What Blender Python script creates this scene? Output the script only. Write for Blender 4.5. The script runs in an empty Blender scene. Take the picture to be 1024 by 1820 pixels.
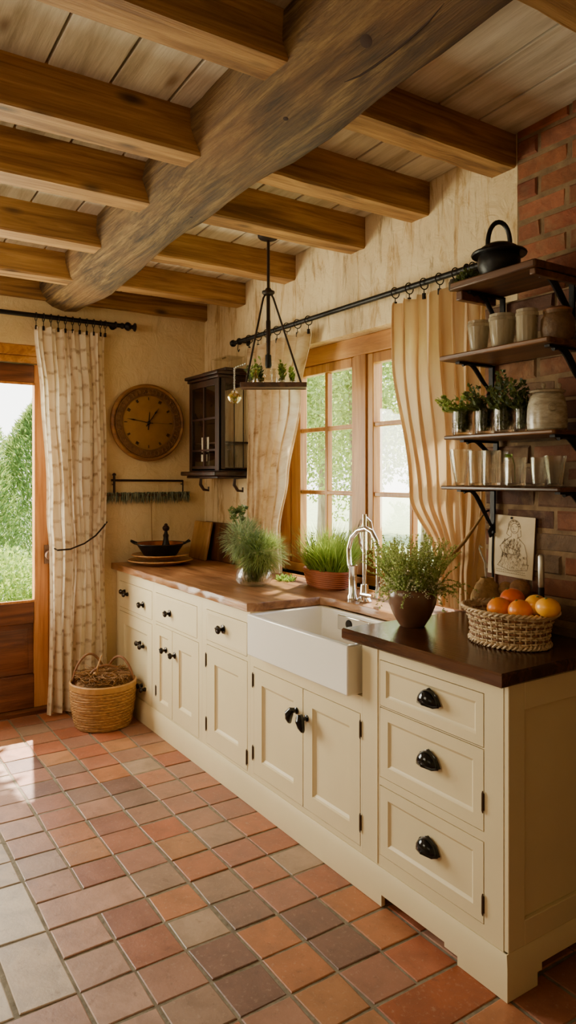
import bpy, math, random
from mathutils import Vector, Matrix
random.seed(7)
S = bpy.context.scene
COL = S.collection
PI = math.pi
# ---------------------------------------------------------------- camera numbers (solved from vanishing points)
FPX, CX, CY, EYE = 1270.0, 512.0, 845.0, 1.5
TH = math.atan(832 / 1270)
FW = (-math.cos(TH), math.sin(TH)); RT = (math.sin(TH), math.cos(TH))

def at(px, py, X=None, Y=None, Z=None):
    a = (px - CX) / FPX; b = (CY - py) / FPX
    d = (FW[0] + a * RT[0], FW[1] + a * RT[1], b)
    t = X / d[0] if X is not None else Y / d[1] if Y is not None else (Z - EYE) / d[2]
    return Vector((d[0] * t, d[1] * t, EYE + d[2] * t))

# ---------------------------------------------------------------- mesh helpers
ORG = {}

class MB:
    def __init__(s):
        s.v = []; s.f = []; s.col = None
    def add(s, vs, fs):
        b = len(s.v); s.v += [tuple(p) for p in vs]; s.f += [tuple(b + i for i in f) for f in fs]
    def box(s, x0, x1, y0, y1, z0, z1):
        if x1 < x0: x0, x1 = x1, x0
        if y1 < y0: y0, y1 = y1, y0
        if z1 < z0: z0, z1 = z1, z0
        s.hexa([(x0, y0, z0), (x1, y0, z0), (x1, y1, z0), (x0, y1, z0), (x0, y0, z1), (x1, y0, z1), (x1, y1, z1), (x0, y1, z1)])
        return s
    def hexa(s, p):
        s.add(p, [(3, 2, 1, 0), (4, 5, 6, 7), (0, 1, 5, 4), (1, 2, 6, 5), (2, 3, 7, 6), (3, 0, 4, 7)]); return s
    def tube(s, path, r, seg=8, cap=True, flat=1.0):
        P = [Vector(p) for p in path]; n = len(P)
        R = r if isinstance(r, (list, tuple)) else [r] * n
        rings = []; up = None
        for i in range(n):
            t = (P[min(i + 1, n - 1)] - P[max(i - 1, 0)])
            if t.length < 1e-9: t = Vector((0, 0, 1))
            t.normalize()
            if up is None:
                up = Vector((0, 0, 1)) if abs(t.z) < .9 else Vector((1, 0, 0))
            a = t.cross(up)
            if a.length < 1e-6: a = t.cross(Vector((0, 1, 0)))
            a.normalize(); b = a.cross(t).normalized(); up = b
            rings.append([P[i] + a * math.cos(2 * PI * k / seg) * R[i] + b * math.sin(2 * PI * k / seg) * R[i] * flat for k in range(seg)])
        vs = [p for ring in rings for p in ring]; fs = []
        for i in range(n - 1):
            for k in range(seg):
                k2 = (k + 1) % seg
                fs.append((i * seg + k, i * seg + k2, (i + 1) * seg + k2, (i + 1) * seg + k))
        if cap:
            fs.append(tuple(range(seg))[::-1]); fs.append(tuple((n - 1) * seg + k for k in range(seg)))
        s.add(vs, fs); return s
    def lathe(s, prof, o, seg=28, ax=None, sx=1.0, sy=1.0, rib=None, a0=0.0, closed=False, rot=0.0):
        o = Vector(o)
        A, B, C = ax if ax else (Vector((1, 0, 0)), Vector((0, 1, 0)), Vector((0, 0, 1)))
        vs = []; fs = []; n = len(prof)
        ca, sa = math.cos(rot), math.sin(rot)
        for r, z in prof:
            for k in range(seg):
                th = 2 * PI * k / seg + a0
                rr = r * (rib(th, z) if rib else 1)
                x, y = rr * math.cos(th) * sx, rr * math.sin(th) * sy
                x, y = x * ca - y * sa, x * sa + y * ca
                vs.append(o + A * x + B * y + C * z)
        for i in range(n - 1):
            for k in range(seg):
                k2 = (k + 1) % seg
                fs.append((i * seg + k, i * seg + k2, (i + 1) * seg + k2, (i + 1) * seg + k))
        if closed:
            for k in range(seg):
                k2 = (k + 1) % seg
                fs.append(((n - 1) * seg + k, (n - 1) * seg + k2, k2, k))
        else:
            if prof[0][0] > 1e-5: fs.append(tuple(range(seg))[::-1])
            if prof[-1][0] > 1e-5: fs.append(tuple((n - 1) * seg + k for k in range(seg)))
        s.add(vs, fs); return s
    def torus(s, o, R, r, ax=None, seg=16, seg2=6):
        return s.lathe([(R + r * math.cos(2 * PI * k / seg2), r * math.sin(2 * PI * k / seg2)) for k in range(seg2)], o, seg=seg, ax=ax, closed=True)
    def blob(s, o, r, sx=1, sy=1, sz=1, seg=20, rings=12, jit=0.0, rnd=random):
        o = Vector(o); vs = [o + Vector((0, 0, -r * sz))]; fs = []
        for i in range(1, rings):
            ph = -PI / 2 + PI * i / rings
            for k in range(seg):
                th = 2 * PI * k / seg; q = r * (1 + rnd.uniform(-jit, jit))
                vs.append(o + Vector((q * math.cos(ph) * math.cos(th) * sx, q * math.cos(ph) * math.sin(th) * sy, q * math.sin(ph) * sz)))
        vs.append(o + Vector((0, 0, r * sz)))
        for k in range(seg):
            fs.append((0, 1 + (k + 1) % seg, 1 + k))
        for i in range(rings - 2):
            for k in range(seg):
                k2 = (k + 1) % seg; a = 1 + i * seg
                fs.append((a + k, a + k2, a + seg + k2, a + seg + k))
        a = 1 + (rings - 2) * seg; L = len(vs) - 1
        for k in range(seg):
            fs.append((a + k, a + (k + 1) % seg, L))
        s.add(vs, fs); return s
    def prism(s, poly, d0, d1, plane='xz'):
        n = len(poly)
        def m(p, d):
            return {'xz': (p[0], d, p[1]), 'yz': (d, p[0], p[1]), 'xy': (p[0], p[1], d)}[plane]
        vs = [m(p, d0) for p in poly] + [m(p, d1) for p in poly]
        fs = [tuple(range(n)), tuple(range(2 * n - 1, n - 1, -1))]
        for i in range(n):
            j = (i + 1) % n
            fs.append((j, i, i + n, j + n))
        s.add(vs, fs); return s
    def keep(s, pred):
        ok = [pred(v) for v in s.v]
        s.f = [f for f in s.f if all(ok[i] for i in f)]
        used = sorted({i for f in s.f for i in f}); mp = {i: k for k, i in enumerate(used)}
        s.v = [s.v[i] for i in used]; s.f = [tuple(mp[i] for i in f) for f in s.f]
        return s
    def leaf(s, p, d, ln, w, fold=.25, rnd=random):
        p = Vector(p); d = Vector(d)
        if d.length < 1e-6: d = Vector((0, 0, 1))
        d.normalize()
        q = d.cross(Vector((rnd.uniform(-1, 1), rnd.uniform(-1, 1), rnd.uniform(-1, 1))))
        if q.length < 1e-4: q = d.cross(Vector((1, 0, .3)))
        q.normalize(); nrm = d.cross(q)
        m = p + d * ln * .45
        s.add([p, m + q * w * .5 + nrm * w * fold, p + d * ln, m - q * w * .5 + nrm * w * fold], [(0, 1, 2, 3)])
    def blade(s, p, d, ln, w, bend, n=4, rnd=random):
        p = Vector(p); d = Vector(d).normalized()
        h = Vector((d.x, d.y, 0))
        if h.length < 1e-4: h = Vector((rnd.uniform(-1, 1), rnd.uniform(-1, 1), 0))
        h.normalize(); sd = h.cross(Vector((0, 0, 1)))
        rt = rnd.uniform(-.8, .8); sd = (sd * math.cos(rt) + h * math.sin(rt))
        vs = []; cur = p.copy(); dr = d.copy()
        for i in range(n + 1):
            t = i / n; ww = w * (1 - t) ** .7 * .5 + .0001
            vs += [cur - sd * ww, cur + sd * ww]
            dr = (dr + (h * .6 + Vector((0, 0, -1))) * bend / n).normalized()
            cur = cur + dr * ln / n
        s.add(vs, [(2 * i, 2 * i + 1, 2 * i + 3, 2 * i + 2) for i in range(n)])
    def build(s, name, mat, parent=None, bevel=0, angle=35, org=None, solid=0, uv=None, colors=None, seg=2):
        o_ = Vector(org) if org is not None else (ORG[parent] if parent is not None else Vector((0, 0, 0)))
        me = bpy.data.meshes.new(name)
        me.from_pydata([(v[0] - o_.x, v[1] - o_.y, v[2] - o_.z) for v in s.v], [], s.f)
        me.polygons.foreach_set('use_smooth', [True] * len(me.polygons))
        me.set_sharp_from_angle(angle=math.radians(angle))
        me.materials.append(mat)
        if uv:
            L = me.uv_layers.new(name='UVMap')
            for i, l in enumerate(me.loops): L.data[i].uv = uv[l.vertex_index]
        if colors:
            ca = me.color_attributes.new(name='Col', type='FLOAT_COLOR', domain='CORNER')
            for p in me.polygons:
                for li in p.loop_indices: ca.data[li].color = colors[p.index]
        me.update()
        ob = bpy.data.objects.new(name, me); COL.objects.link(ob)
        if parent is not None:
            ob.parent = parent; ORG[ob] = ORG[parent]
        else:
            ob.location = o_; ORG[ob] = o_
        if bevel:
            b = ob.modifiers.new('bevel', 'BEVEL'); b.width = bevel; b.segments = seg; b.limit_method = 'ANGLE'; b.angle_limit = math.radians(40)
        if solid:
            b = ob.modifiers.new('thick', 'SOLIDIFY'); b.thickness = solid; b.offset = 0
        return ob

def tag(o, label, cat, group=None, kind=None):
    o['label'] = label; o['category'] = cat
    if group: o['group'] = group
    if kind: o['kind'] = kind
    return o
def thing(name, label, cat, loc, group=None, kind=None):
    o = bpy.data.objects.new(name, None); o.empty_display_size = .05; COL.objects.link(o)
    o.location = loc; ORG[o] = Vector(loc)
    return tag(o, label, cat, group, kind)
def struct(o, label, cat):
    return tag(o, label, cat, None, 'structure')
def copy_tree(o, parent=None):
    c = o.copy(); COL.objects.link(c); ORG[c] = ORG[o]
    if parent is not None: c.parent = parent
    for ch in list(o.children): copy_tree(ch, c)
    return c

# ---------------------------------------------------------------- materials
def lin(c):
    if isinstance(c, str):
        c = c.lstrip('#'); c = [int(c[i:i + 2], 16) / 255 for i in (0, 2, 4)]
    return tuple((x / 12.92 if x <= .04045 else ((x + .055) / 1.055) ** 2.4) for x in c[:3]) + (1,)
class NT:
    def __init__(s, name):
        s.m = bpy.data.materials.new(name); s.m.use_nodes = True; s.t = s.m.node_tree
        s.t.nodes.clear(); s.out = s.n('OutputMaterial')
    def n(s, typ, ins=None, **kw):
        nd = s.t.nodes.new('ShaderNode' + typ)
        for k, v in kw.items(): setattr(nd, k, v)
        if ins:
            for k, v in ins.items(): s.set(nd, k, v)
        return nd
    def set(s, nd, k, v):
        sock = nd.inputs[k]
        if hasattr(v, 'is_output'): s.t.links.new(v, sock)
        else: sock.default_value = v
    def coord(s, scale=(1, 1, 1), rot=(0, 0, 0), rnd=True, kind='Object'):
        c = s.n('TexCoord').outputs[kind]
        if rnd:
            r = s.n('ObjectInfo').outputs['Random']
            m = s.n('Math', {0: r, 1: 13.7}, operation='MULTIPLY')
            c = s.n('VectorMath', {0: c, 1: m.outputs[0]}, operation='ADD').outputs[0]
        return s.n('Mapping', {'Vector': c, 'Scale': scale, 'Rotation': rot}).outputs[0]
    def noise(s, vec, scale, detail=4, rough=.55, dist=0):
        return s.n('TexNoise', {'Vector': vec, 'Scale': scale, 'Detail': detail, 'Roughness': rough, 'Distortion': dist}).outputs[0]
    def ramp(s, fac, stops, interp='LINEAR'):
        r = s.n('ValToRGB', {0: fac}); e = r.color_ramp.elements; r.color_ramp.interpolation = interp
        while len(e) < len(stops): e.new(.5)
        for el, (p, c) in zip(e, stops):
            el.position = p; el.color = c if isinstance(c, tuple) and len(c) == 4 else lin(c)
        return r.outputs[0]
    def grey(s, fac, a, b, lo=0, hi=1):
        return s.n('MapRange', {0: fac, 1: a, 2: b, 3: lo, 4: hi}).outputs[0]
    def mix(s, f, a, b, mode='MIX'):
        nd = s.n('Mix', data_type='RGBA', blend_type=mode)
        s.set(nd, 0, f); s.set(nd, 6, a); s.set(nd, 7, b)
        return nd.outputs[2]
    def bump(s, h, st=.3, d=.01):
        return s.n('Bump', {'Height': h, 'Strength': st, 'Distance': d}).outputs[0]
    def pbr(s, **kw):
        p = s.n('BsdfPrincipled')
        for k, v in kw.items(): s.set(p, k.replace('_', ' '), v)
        s.t.links.new(p.outputs[0], s.out.inputs[0]); return s.m
    def surf(s, sh):
        s.t.links.new(sh, s.out.inputs[0]); return s.m

def wood(name, dark, mid, light, axis='x', grain=14, scale=1.5, rough=.55, bump=.35, knots=True, streak=.5, knotcol='2a1608', d=.006):
    t = NT(name); k = {'x': 0, 'y': 1, 'z': 2}[axis]
    sc = [grain] * 3; sc[k] = 1.0
    v = t.coord(tuple(sc))
    n1 = t.noise(v, scale, 7, .62, .9)
    c = t.ramp(n1, [(.33, dark), (.48, mid), (.66, light)])
    sc2 = [grain * 4] * 3; sc2[k] = 1.5
    n2 = t.noise(t.coord(tuple(sc2)), 2.2, 5, .7)
    c = t.mix(streak, c, t.ramp(n2, [(.3, (.45, .4, .36, 1)), (.62, (1, 1, 1, 1))]), 'MULTIPLY')
    n3 = t.noise(t.coord((1.3, 1.3, 1.3)), 1.6, 3)
    c = t.mix(.5, c, t.ramp(n3, [(.3, (.62, .6, .58, 1)), (.65, (1.0, 1.0, 1.0, 1))]), 'MULTIPLY')
    if knots:
        sk = [6.5] * 3; sk[k] = 2.6
        vo = t.n('TexVoronoi', {'Vector': t.coord(tuple(sk)), 'Scale': 1.0})
        c = t.mix(t.grey(vo.outputs['Distance'], .05, .17, .85, 0), c, lin(knotcol))
    h = t.n('Math', {0: n1, 1: n2}, operation='ADD').outputs[0]
    return t.pbr(Base_Color=c, Roughness=rough, Normal=t.bump(h, bump, d))

def plain(name, c, rough=.5, metal=0, var=.12, vs=6, bump=0, bs=40, **kw):
    t = NT(name); n = t.noise(t.coord(), vs, 4)
    c0 = lin(c); cc = t.mix(var, c0, t.ramp(n, [(.3, (.25, .22, .2, 1)), (.7, (1, 1, 1, 1))]), 'MULTIPLY')
    a = dict(Base_Color=cc, Roughness=rough, Metallic=metal)
    if bump: a['Normal'] = t.bump(t.noise(t.coord(), bs, 5), bump, .004)
    a.update(kw)
    return t.pbr(**a)

def plaster(name, base, hi, lo, streaks):
    t = NT(name); v = t.coord(rnd=False)
    n1 = t.noise(v, 1.4, 6, .6, .4)
    c = t.ramp(n1, [(.25, lo), (.5, base), (.75, hi)])
    n2 = t.noise(t.coord((9, 9, 1.6), rnd=False), 1.6, 8, .72, .9)
    c = t.mix(streaks, c, t.ramp(n2, [(.30, '9a7848'), (.38, 'd3ba90'), (.47, (1, 1, 1, 1))]), 'MULTIPLY')
    n4 = t.noise(t.coord((26, 26, 4.5), rnd=False), 1.0, 7, .75, .6)
    c = t.mix(streaks * .8, c, t.ramp(n4, [(.34, '8a6a40'), (.45, (1, 1, 1, 1))]), 'MULTIPLY')
    n3 = t.noise(t.coord((3, 3, 3), (.4, .7, .3), rnd=False), 3.2, 8, .62, 1.5)
    n5 = t.noise(v, 45, 4)
    h = t.n('Math', {0: n3, 1: t.grey(n5, 0, 1, 0, .15)}, operation='ADD').outputs[0]
    return t.pbr(Base_Color=c, Roughness=.9, Normal=t.bump(h, .55, .02))

def leafm(name, a, b, trans=.4, rough=.6):
    t = NT(name)
    r = t.n('NewGeometry').outputs['Random Per Island']
    c = t.ramp(r, [(0, a), (1, b)])
    d = t.n('BsdfPrincipled', {'Base Color': c, 'Roughness': rough})
    tr = t.n('BsdfTranslucent', {'Color': t.mix(.35, c, lin('d8e070'))})
    m = t.n('MixShader', {0: trans, 1: d.outputs[0], 2: tr.outputs[0]})
    return t.surf(m.outputs[0])

def thin_glass(name, tint=(1, 1, 1, 1), rough=.02, refl=1.0, base=.03, wave=0):
    t = NT(name)
    fr = t.n('LayerWeight', {'Blend': .35})
    f = t.n('MapRange', {0: fr.outputs['Facing'], 1: 0, 2: 1, 3: base, 4: min(1, base + .65 * refl)})
    g = t.n('BsdfGlossy', {'Color': (1, 1, 1, 1), 'Roughness': rough})
    if wave:
        t.set(g, 'Normal', t.bump(t.noise(t.coord(), wave, 2), .3, .01))
    tr = t.n('BsdfTransparent', {'Color': tint})
    m = t.n('MixShader', {0: f.outputs[0], 1: tr.outputs[0], 2: g.outputs[0]})
    return t.surf(m.outputs[0])

def cloth(name, color_fn, trans=.35):
    t = NT(name); c = color_fn(t)
    w = t.noise(t.coord((1, 1, 1)), 260, 2)
    d = t.n('BsdfDiffuse', {'Color': c, 'Roughness': .8, 'Normal': t.bump(w, .15, .002)})
    tr = t.n('BsdfTranslucent', {'Color': c})
    m = t.n('MixShader', {0: trans, 1: d.outputs[0], 2: tr.outputs[0]})
    return t.surf(m.outputs[0])

M = {}
M['plaster'] = plaster('plaster_smooth', 'd6be90', 'e2cea4', 'c6aa7a', .10)
M['plaster_streak'] = plaster('plaster_streaked', 'dcc69c', 'e8d6af', 'c9ad7c', .72)
M['beam'] = wood('pine_beam', '7c5429', 'a87a41', 'c79a5c', 'y', 16, 1.3, .65, .45, True, .6)
M['oldbeam'] = None
M['plank'] = wood('whitewashed_plank', 'b5a78f', 'd9cdb8', 'e8dfce', 'x', 9, 1.3, .8, .3, True, .35, '7a6044')
M['cream'] = plain('cream_paint', 'e2d3ab', .42, var=.10, vs=3, bump=.04, bs=60)
M['counter'] = wood('rustic_counter_wood', '6a4024', '9a6840', 'bd8d5e', 'x', 7, 1.6, .36, .5, True, .55, '3a1d0c', .004)
M['counter_dark'] = wood('walnut_counter_wood', '2c170c', '452616', '643d24', 'x', 10, 1.4, .15, .12, False, .5)
M['window_wood'] = wood('honey_window_wood', '9a6226', 'b98038', 'd09c56', 'z', 12, 1.2, .42, .12, False, .3)
M['window_wood_x'] = wood('honey_window_rail', '9a6226', 'b98038', 'd09c56', 'x', 12, 1.2, .42, .12, False, .3)
M['door_wood'] = wood('red_brown_door_wood', '4c2512', '6d3a1e', '8a5230', 'z', 12, 1.4, .4, .2, True, .5)
M['door_wood_y'] = wood('red_brown_door_rail', '4c2512', '6d3a1e', '8a5230', 'y', 12, 1.4, .4, .2, False, .5)
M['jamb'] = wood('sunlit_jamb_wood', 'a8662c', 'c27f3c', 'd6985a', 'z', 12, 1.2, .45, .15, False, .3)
M['shelf'] = wood('reddish_shelf_wood', '38200f', '5f3a1d', '845a30', 'x', 12, 1.5, .4, .2, False, .5)
M['cabinet_dark'] = wood('dark_cabinet_wood', '1a0d08', '2c1710', '412318', 'z', 12, 1.3, .4, .12, False, .4)
M['tray'] = wood('dark_tray_wood', '2e1a10', '4a2d1c', '68442b', 'x', 10, 1.5, .6, .4, False, .5)
M['board_light'] = wood('light_board_wood', '97693a', 'b98a4c', 'cca066', 'z', 10, 1.3, .5, .1, False, .4)
M['board_dark'] = wood('dark_board_wood', '43230f', '643a1b', '7d4c26', 'z', 10, 1.3, .5, .1, False, .4)
M['platter'] = wood('platter_wood', 'a87440', 'c8955a', 'ddb078', 'x', 8, 1.4, .45, .1, False, .4)
M['clock_wood'] = wood('clock_wood', '6b4520', '906230', 'a8783a', 'y', 7, 1.4, .6, .15, False, .35)
M['ceramic'] = plain('white_ceramic', 'f2eee4', .12, var=.02)
def chrome():
    t = NT('chrome'); return t.pbr(Base_Color=(.82, .80, .77, 1), Metallic=1.0, Roughness=.12)
M['chrome'] = chrome()
M['steel'] = plain('brushed_steel', 'b9b6ae', .3, 1, .1)
M['iron'] = plain('black_iron', '1b1715', .45, .6, .3, 20, .2, 60)
M['iron_brown'] = plain('rusty_iron', '2f211a', .5, .6, .4, 14, .3, 60)
M['hinge'] = plain('brown_hinge', '5a4636', .45, .5, .3, 20)
M['black_gloss'] = plain('black_gloss', '0e0f12', .12, .2, .1)
M['pewter'] = plain('dark_pewter', '3c3734', .25, .9, .3, 30)
M['cast'] = plain('cast_iron', '181514', .42, .5, .3, 10, .15, 90)
M['copper'] = plain('copper_inside', 'a8622c', .35, .7, .2)
M['terracotta'] = plain('terracotta', 'a4572f', .7, 0, .4, 12, .5, 50)
M['brownpot'] = plain('brown_glazed_pot', '72503c', .25, 0, .3, 9, .06, 40)
M['orange'] = plain('orange_skin', 'ef8a14', .32, 0, .06, 8, .12, 220)
M['redorange'] = plain('red_orange_skin', 'ea6a12', .32, 0, .06, 8, .12, 220)
M['yellow'] = plain('yellow_skin', 'f6ad1e', .3, 0, .06, 8, .1, 220)
M['paper_white'] = plain('white_card', 'efe9da', .8, 0, .08)
M['glass_pane'] = thin_glass('window_pane_glass', (.97, .98, .97, 1), .01, .35, .02)
M['glass'] = thin_glass('clear_glass', (.90, .89, .85, 1), .03, .42, .025)
def real_glass(name, c, k=.5):
    t = NT(name)
    g = t.n('BsdfGlass', {'Color': c, 'Roughness': .02, 'IOR': 1.45})
    tr = t.n('BsdfTransparent', {'Color': c})
    m = t.n('MixShader', {0: k, 1: tr.outputs[0], 2: g.outputs[0]})
    return t.surf(m.outputs[0])
M['glassware'] = real_glass('pressed_glassware', (.95, .94, .90, 1), .6)
M['vase_glass'] = real_glass('clear_vase_glass', (.97, .97, .95, 1), .3)
M['glass_amber'] = thin_glass('amber_glass', (.92, .82, .5, 1), .04, .9, .06)
M['glass_cloudy'] = None
M['soil'] = plain('soil', '3a2417', .95, 0, .4, 30, .6, 60)
M['straw'] = leafm('dry_twigs', '6b4724', 'a87a42', .05, .8)
M['stem'] = leafm('green_stems', '5d6b2c', '8a8f45', .15)
M['leaf_herb'] = leafm('herb_leaves', '4a6a28', '93ad4a', .4)
M['leaf_thyme'] = leafm('thyme_leaves', '70903c', 'd2dc96', .6)
M['leaf_grass'] = leafm('grass_leaves', '4f7a22', 'a2bf4c', .45)
M['leaf_dill'] = leafm('feathery_leaves', '5b7836', 'adc070', .45)
M['leaf_dark'] = leafm('dark_herb_leaves', '1e2c12', '4c5c24', .2)
M['leaf_dry'] = leafm('dried_herb_leaves', '4b5240', '8a9078', .1)
M['flower'] = leafm('pale_flowers', 'd8d6b0', 'f4f0da', .4)
M['tree'] = leafm('tree_leaves', '3c6026', '82a04c', .45)
M['tree_pale'] = leafm('pale_tree_leaves', '63803c', 'acc077', .5)
M['conifer'] = leafm('conifer_needles', '244e22', '5d8a44', .4)
M['shrub'] = leafm('shrub_leaves', '557f2c', '9cb858', .45)
M['bark'] = wood('tree_bark', '6a5a48', '93826c', 'b3a48c', 'z', 6, 2, .9, .6, False, .5)
M['lawn'] = plain('lawn_ground', 'aab882', .95, 0, .5, 3)

def m_oldbeam():
    t = NT('weathered_oak_beam')
    v = t.coord((1, 13, 13))
    n1 = t.noise(v, 1.5, 8, .68, 1.2)
    c = t.ramp(n1, [(.33, '2b1c0c'), (.45, '664a26'), (.56, '8c6d3e'), (.70, 'b59256')])
    n2 = t.noise(t.coord((2.2, 60, 60)), 1.8, 6, .72)
    c = t.mix(.75, c, t.ramp(n2, [(.36, (.22, .18, .14, 1)), (.56, (1, 1, 1, 1))]), 'MULTIPLY')
    n3 = t.noise(t.coord((1, 1, 1)), 1.5, 3)
    c = t.mix(t.grey(n3, .45, .7, 0, .55), c, lin('a8753a'))
    vo = t.n('TexVoronoi', {'Vector': t.coord((1.6, 5, 5)), 'Scale': 1.0})
    c = t.mix(t.grey(vo.outputs['Distance'], .04, .10, .95, 0), c, lin('1c110a'))
    h = t.n('Math', {0: n1, 1: n2}, operation='ADD').outputs[0]
    return t.pbr(Base_Color=c, Roughness=.75, Normal=t.bump(h, .9, .02))
M['oldbeam'] = m_oldbeam()

def m_cloudy():
    t = NT('cloudy_ribbed_glass')
    n = t.noise(t.coord((1, 1, .25)), 24, 5, .6)
    g = t.n('BsdfPrincipled', {'Base Color': t.ramp(n, [(.3, '94866c'), (.7, 'd0c3a8')]), 'Roughness': .16, 'Normal': t.bump(n, .2, .004)})
    tr = t.n('BsdfTransparent', {'Color': (.9, .87, .8, 1)})
    m = t.n('MixShader', {0: .55, 1: tr.outputs[0], 2: g.outputs[0]})
    return t.surf(m.outputs[0])
M['glass_cloudy'] = m_cloudy()

def m_tile():
    t = NT('terracotta_tile')
    a = t.n('VertexColor', layer_name='Col').outputs[0]
    n = t.noise(t.coord(rnd=False), 9, 7, .65, .5)
    c = t.mix(.7, a, t.ramp(n, [(.28, (.5, .47, .45, 1)), (.6, (1.05, 1.03, 1.0, 1))]), 'MULTIPLY')
    n2 = t.noise(t.coord(rnd=False), 60, 6, .7)
    c = t.mix(t.grey(n2, .56, .72, 0, .32), c, lin('c9b09a'))
    n4 = t.noise(t.coord(rnd=False), 22, 8, .75, .3)
    c = t.mix(t.grey(n4, .30, .42, .55, 0), c, lin('4f352a'))
    n3 = t.noise(t.coord(rnd=False), 3, 3)
    rg = t.grey(n, .3, .7, .40, .58)
    h = t.n('Math', {0: n, 1: t.grey(n2, 0, 1, 0, .5)}, operation='ADD').outputs[0]
    return t.pbr(Base_Color=c, Roughness=rg, Normal=t.bump(h, .35, .006))
M['tile'] = m_tile()
M['grout'] = plain('grout', '8b816d', .95, 0, .6, 30, .8, 80)
def m_brick():
    t = NT('old_brick')
    a = t.n('VertexColor', layer_name='Col').outputs[0]
    n = t.noise(t.coord(rnd=False), 14, 7, .7, .3)
    c = t.mix(.75, a, t.ramp(n, [(.28, (.4, .38, .36, 1)), (.62, (1.05, 1.0, .97, 1))]), 'MULTIPLY')
    n2 = t.noise(t.coord(rnd=False), 5, 5, .7)
    c = t.mix(t.grey(n2, .50, .72, 0, .6), c, lin('8d7250'))
    return t.pbr(Base_Color=c, Roughness=.9, Normal=t.bump(n, .8, .012))
M['brick'] = m_brick()
M['mortar'] = plain('mortar', '84694a', .95, 0, .6, 18, .9, 60)

def m_wicker(name, a, b, sc=60, vert=70):
    t = NT(name)
    uv = t.n('TexCoord').outputs['UV']
    w = t.n('TexBrick', {'Vector': t.n('Mapping', {'Vector': uv, 'Scale': (vert, sc, 1)}).outputs[0], 'Scale': 1.0, 'Mortar Size': .12, 'Mortar Smooth': .8, 'Color1': lin(a), 'Color2': lin(b), 'Mortar': lin('3a2412'), 'Brick Width': 1.0, 'Row Height': 1.0})
    n = t.noise(t.coord(), 40, 4)
    c = t.mix(.4, w.outputs[0], t.ramp(n, [(.3, (.5, .45, .4, 1)), (.7, (1, 1, 1, 1))]), 'MULTIPLY')
    return t.pbr(Base_Color=c, Roughness=.75, Normal=t.bump(w.outputs['Fac'], -.8, .01))
M['wicker_floor'] = m_wicker('seagrass_weave', 'c08d4c', 'a87338', 30, 46)
M['cane'] = plain('cane', 'b98a4e', .6, 0, .4, 30)
M['cane_light'] = plain('pale_cane', 'dcc096', .6, 0, .5, 30)
M['cane_dark'] = plain('dark_cane', '8a5a34', .65, 0, .5, 30)
M['husk'] = plain('coir_husk', 'b8905a', .95, 0, .6, 40, 1.0, 90)

def c_plain(t):
    n = t.noise(t.coord((6, 6, 1)), 3, 5)
    return t.ramp(n, [(.3, 'dfc298'), (.7, 'f0dcb8')])
def c_faded(t):
    uv = t.n('TexCoord').outputs['UV']
    n = t.noise(t.n('Mapping', {'Vector': uv, 'Scale': (9, 7, 1)}).outputs[0], 1.2, 8, .7, 1.0)
    c = t.ramp(n, [(.32, 'b0906c'), (.42, 'dcc6a4'), (.58, 'eee0c6')])
    return c
def c_birch(t):
    uv = t.n('TexCoord').outputs['UV']
    sx = t.n('SeparateXYZ', {0: uv})
    n0 = t.noise(t.n('Mapping', {'Vector': uv, 'Scale': (5, 4, 1)}).outputs[0], 1.0, 3)
    uu = t.n('Math', {0: sx.outputs[0], 1: t.grey(n0, 0, 1, -.02, .02)}, operation='ADD').outputs[0]
    us = t.n('Math', {0: uu, 1: 24.0}, operation='MULTIPLY').outputs[0]
    idx = t.n('Math', {0: us}, operation='FLOOR').outputs[0]
    fr = t.n('Math', {0: us}, operation='FRACT').outputs[0]
    wn = t.n('TexWhiteNoise', {'W': idx}, noise_dimensions='1D').outputs['Value']
    yo = t.n('Math', {0: wn, 1: .11}, operation='MULTIPLY').outputs[0]
    yy = t.n('Math', {0: sx.outputs[1], 1: yo}, operation='ADD').outputs[0]
    n1 = t.noise(t.n('Mapping', {'Vector': uv, 'Scale': (20, 9, 1)}).outputs[0], 1.0, 4, .7)
    y3 = t.n('Math', {0: yy, 1: t.grey(n1, 0, 1, -.03, .03)}, operation='ADD').outputs[0]
    sn = t.n('Math', {0: t.n('Math', {0: y3, 1: 54.0}, operation='MULTIPLY').outputs[0]}, operation='SINE').outputs[0]
    n2 = t.noise(t.n('Mapping', {'Vector': uv, 'Scale': (40, 16, 1)}).outputs[0], 1.0, 5, .7)
    m = t.n('Math', {0: t.grey(sn, .70, 1.0, 0, 1), 1: t.grey(n2, .36, .62, 0, .75)}, operation='MULTIPLY').outputs[0]
    gap = t.n('Math', {0: t.grey(fr, .0, .22, 1, 0), 1: t.grey(fr, .8, 1.0, 0, 1)}, operation='MAXIMUM').outputs[0]
    c = t.mix(t.n('Math', {0: gap, 1: .6}, operation='MULTIPLY').outputs[0], lin('f1e6d0'), lin('c4a57e'))
    n3 = t.noise(t.n('Mapping', {'Vector': uv, 'Scale': (8, 3, 1)}).outputs[0], 1.0, 4)
    c = t.mix(t.grey(n3, .5, .75, 0, .5), c, lin('cdb08a'))
    return t.mix(m, c, lin('957250'))
M['cur_plain'] = cloth('plain_linen', c_plain, .38)
M['cur_faded'] = cloth('faded_floral_linen', c_faded, .4)
M['cur_birch'] = cloth('birch_print_linen', c_birch, .25)
M['rope'] = plain('tie_rope', '94703f', .8, 0, .3)

# ---------------------------------------------------------------- room constants
XL, YW, YB = -4.60, 2.30, 2.19       # left wall, window wall, brick breast faces
def ceil_z(x): return 2.712 + (x + 4.6) * .0485

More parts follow.
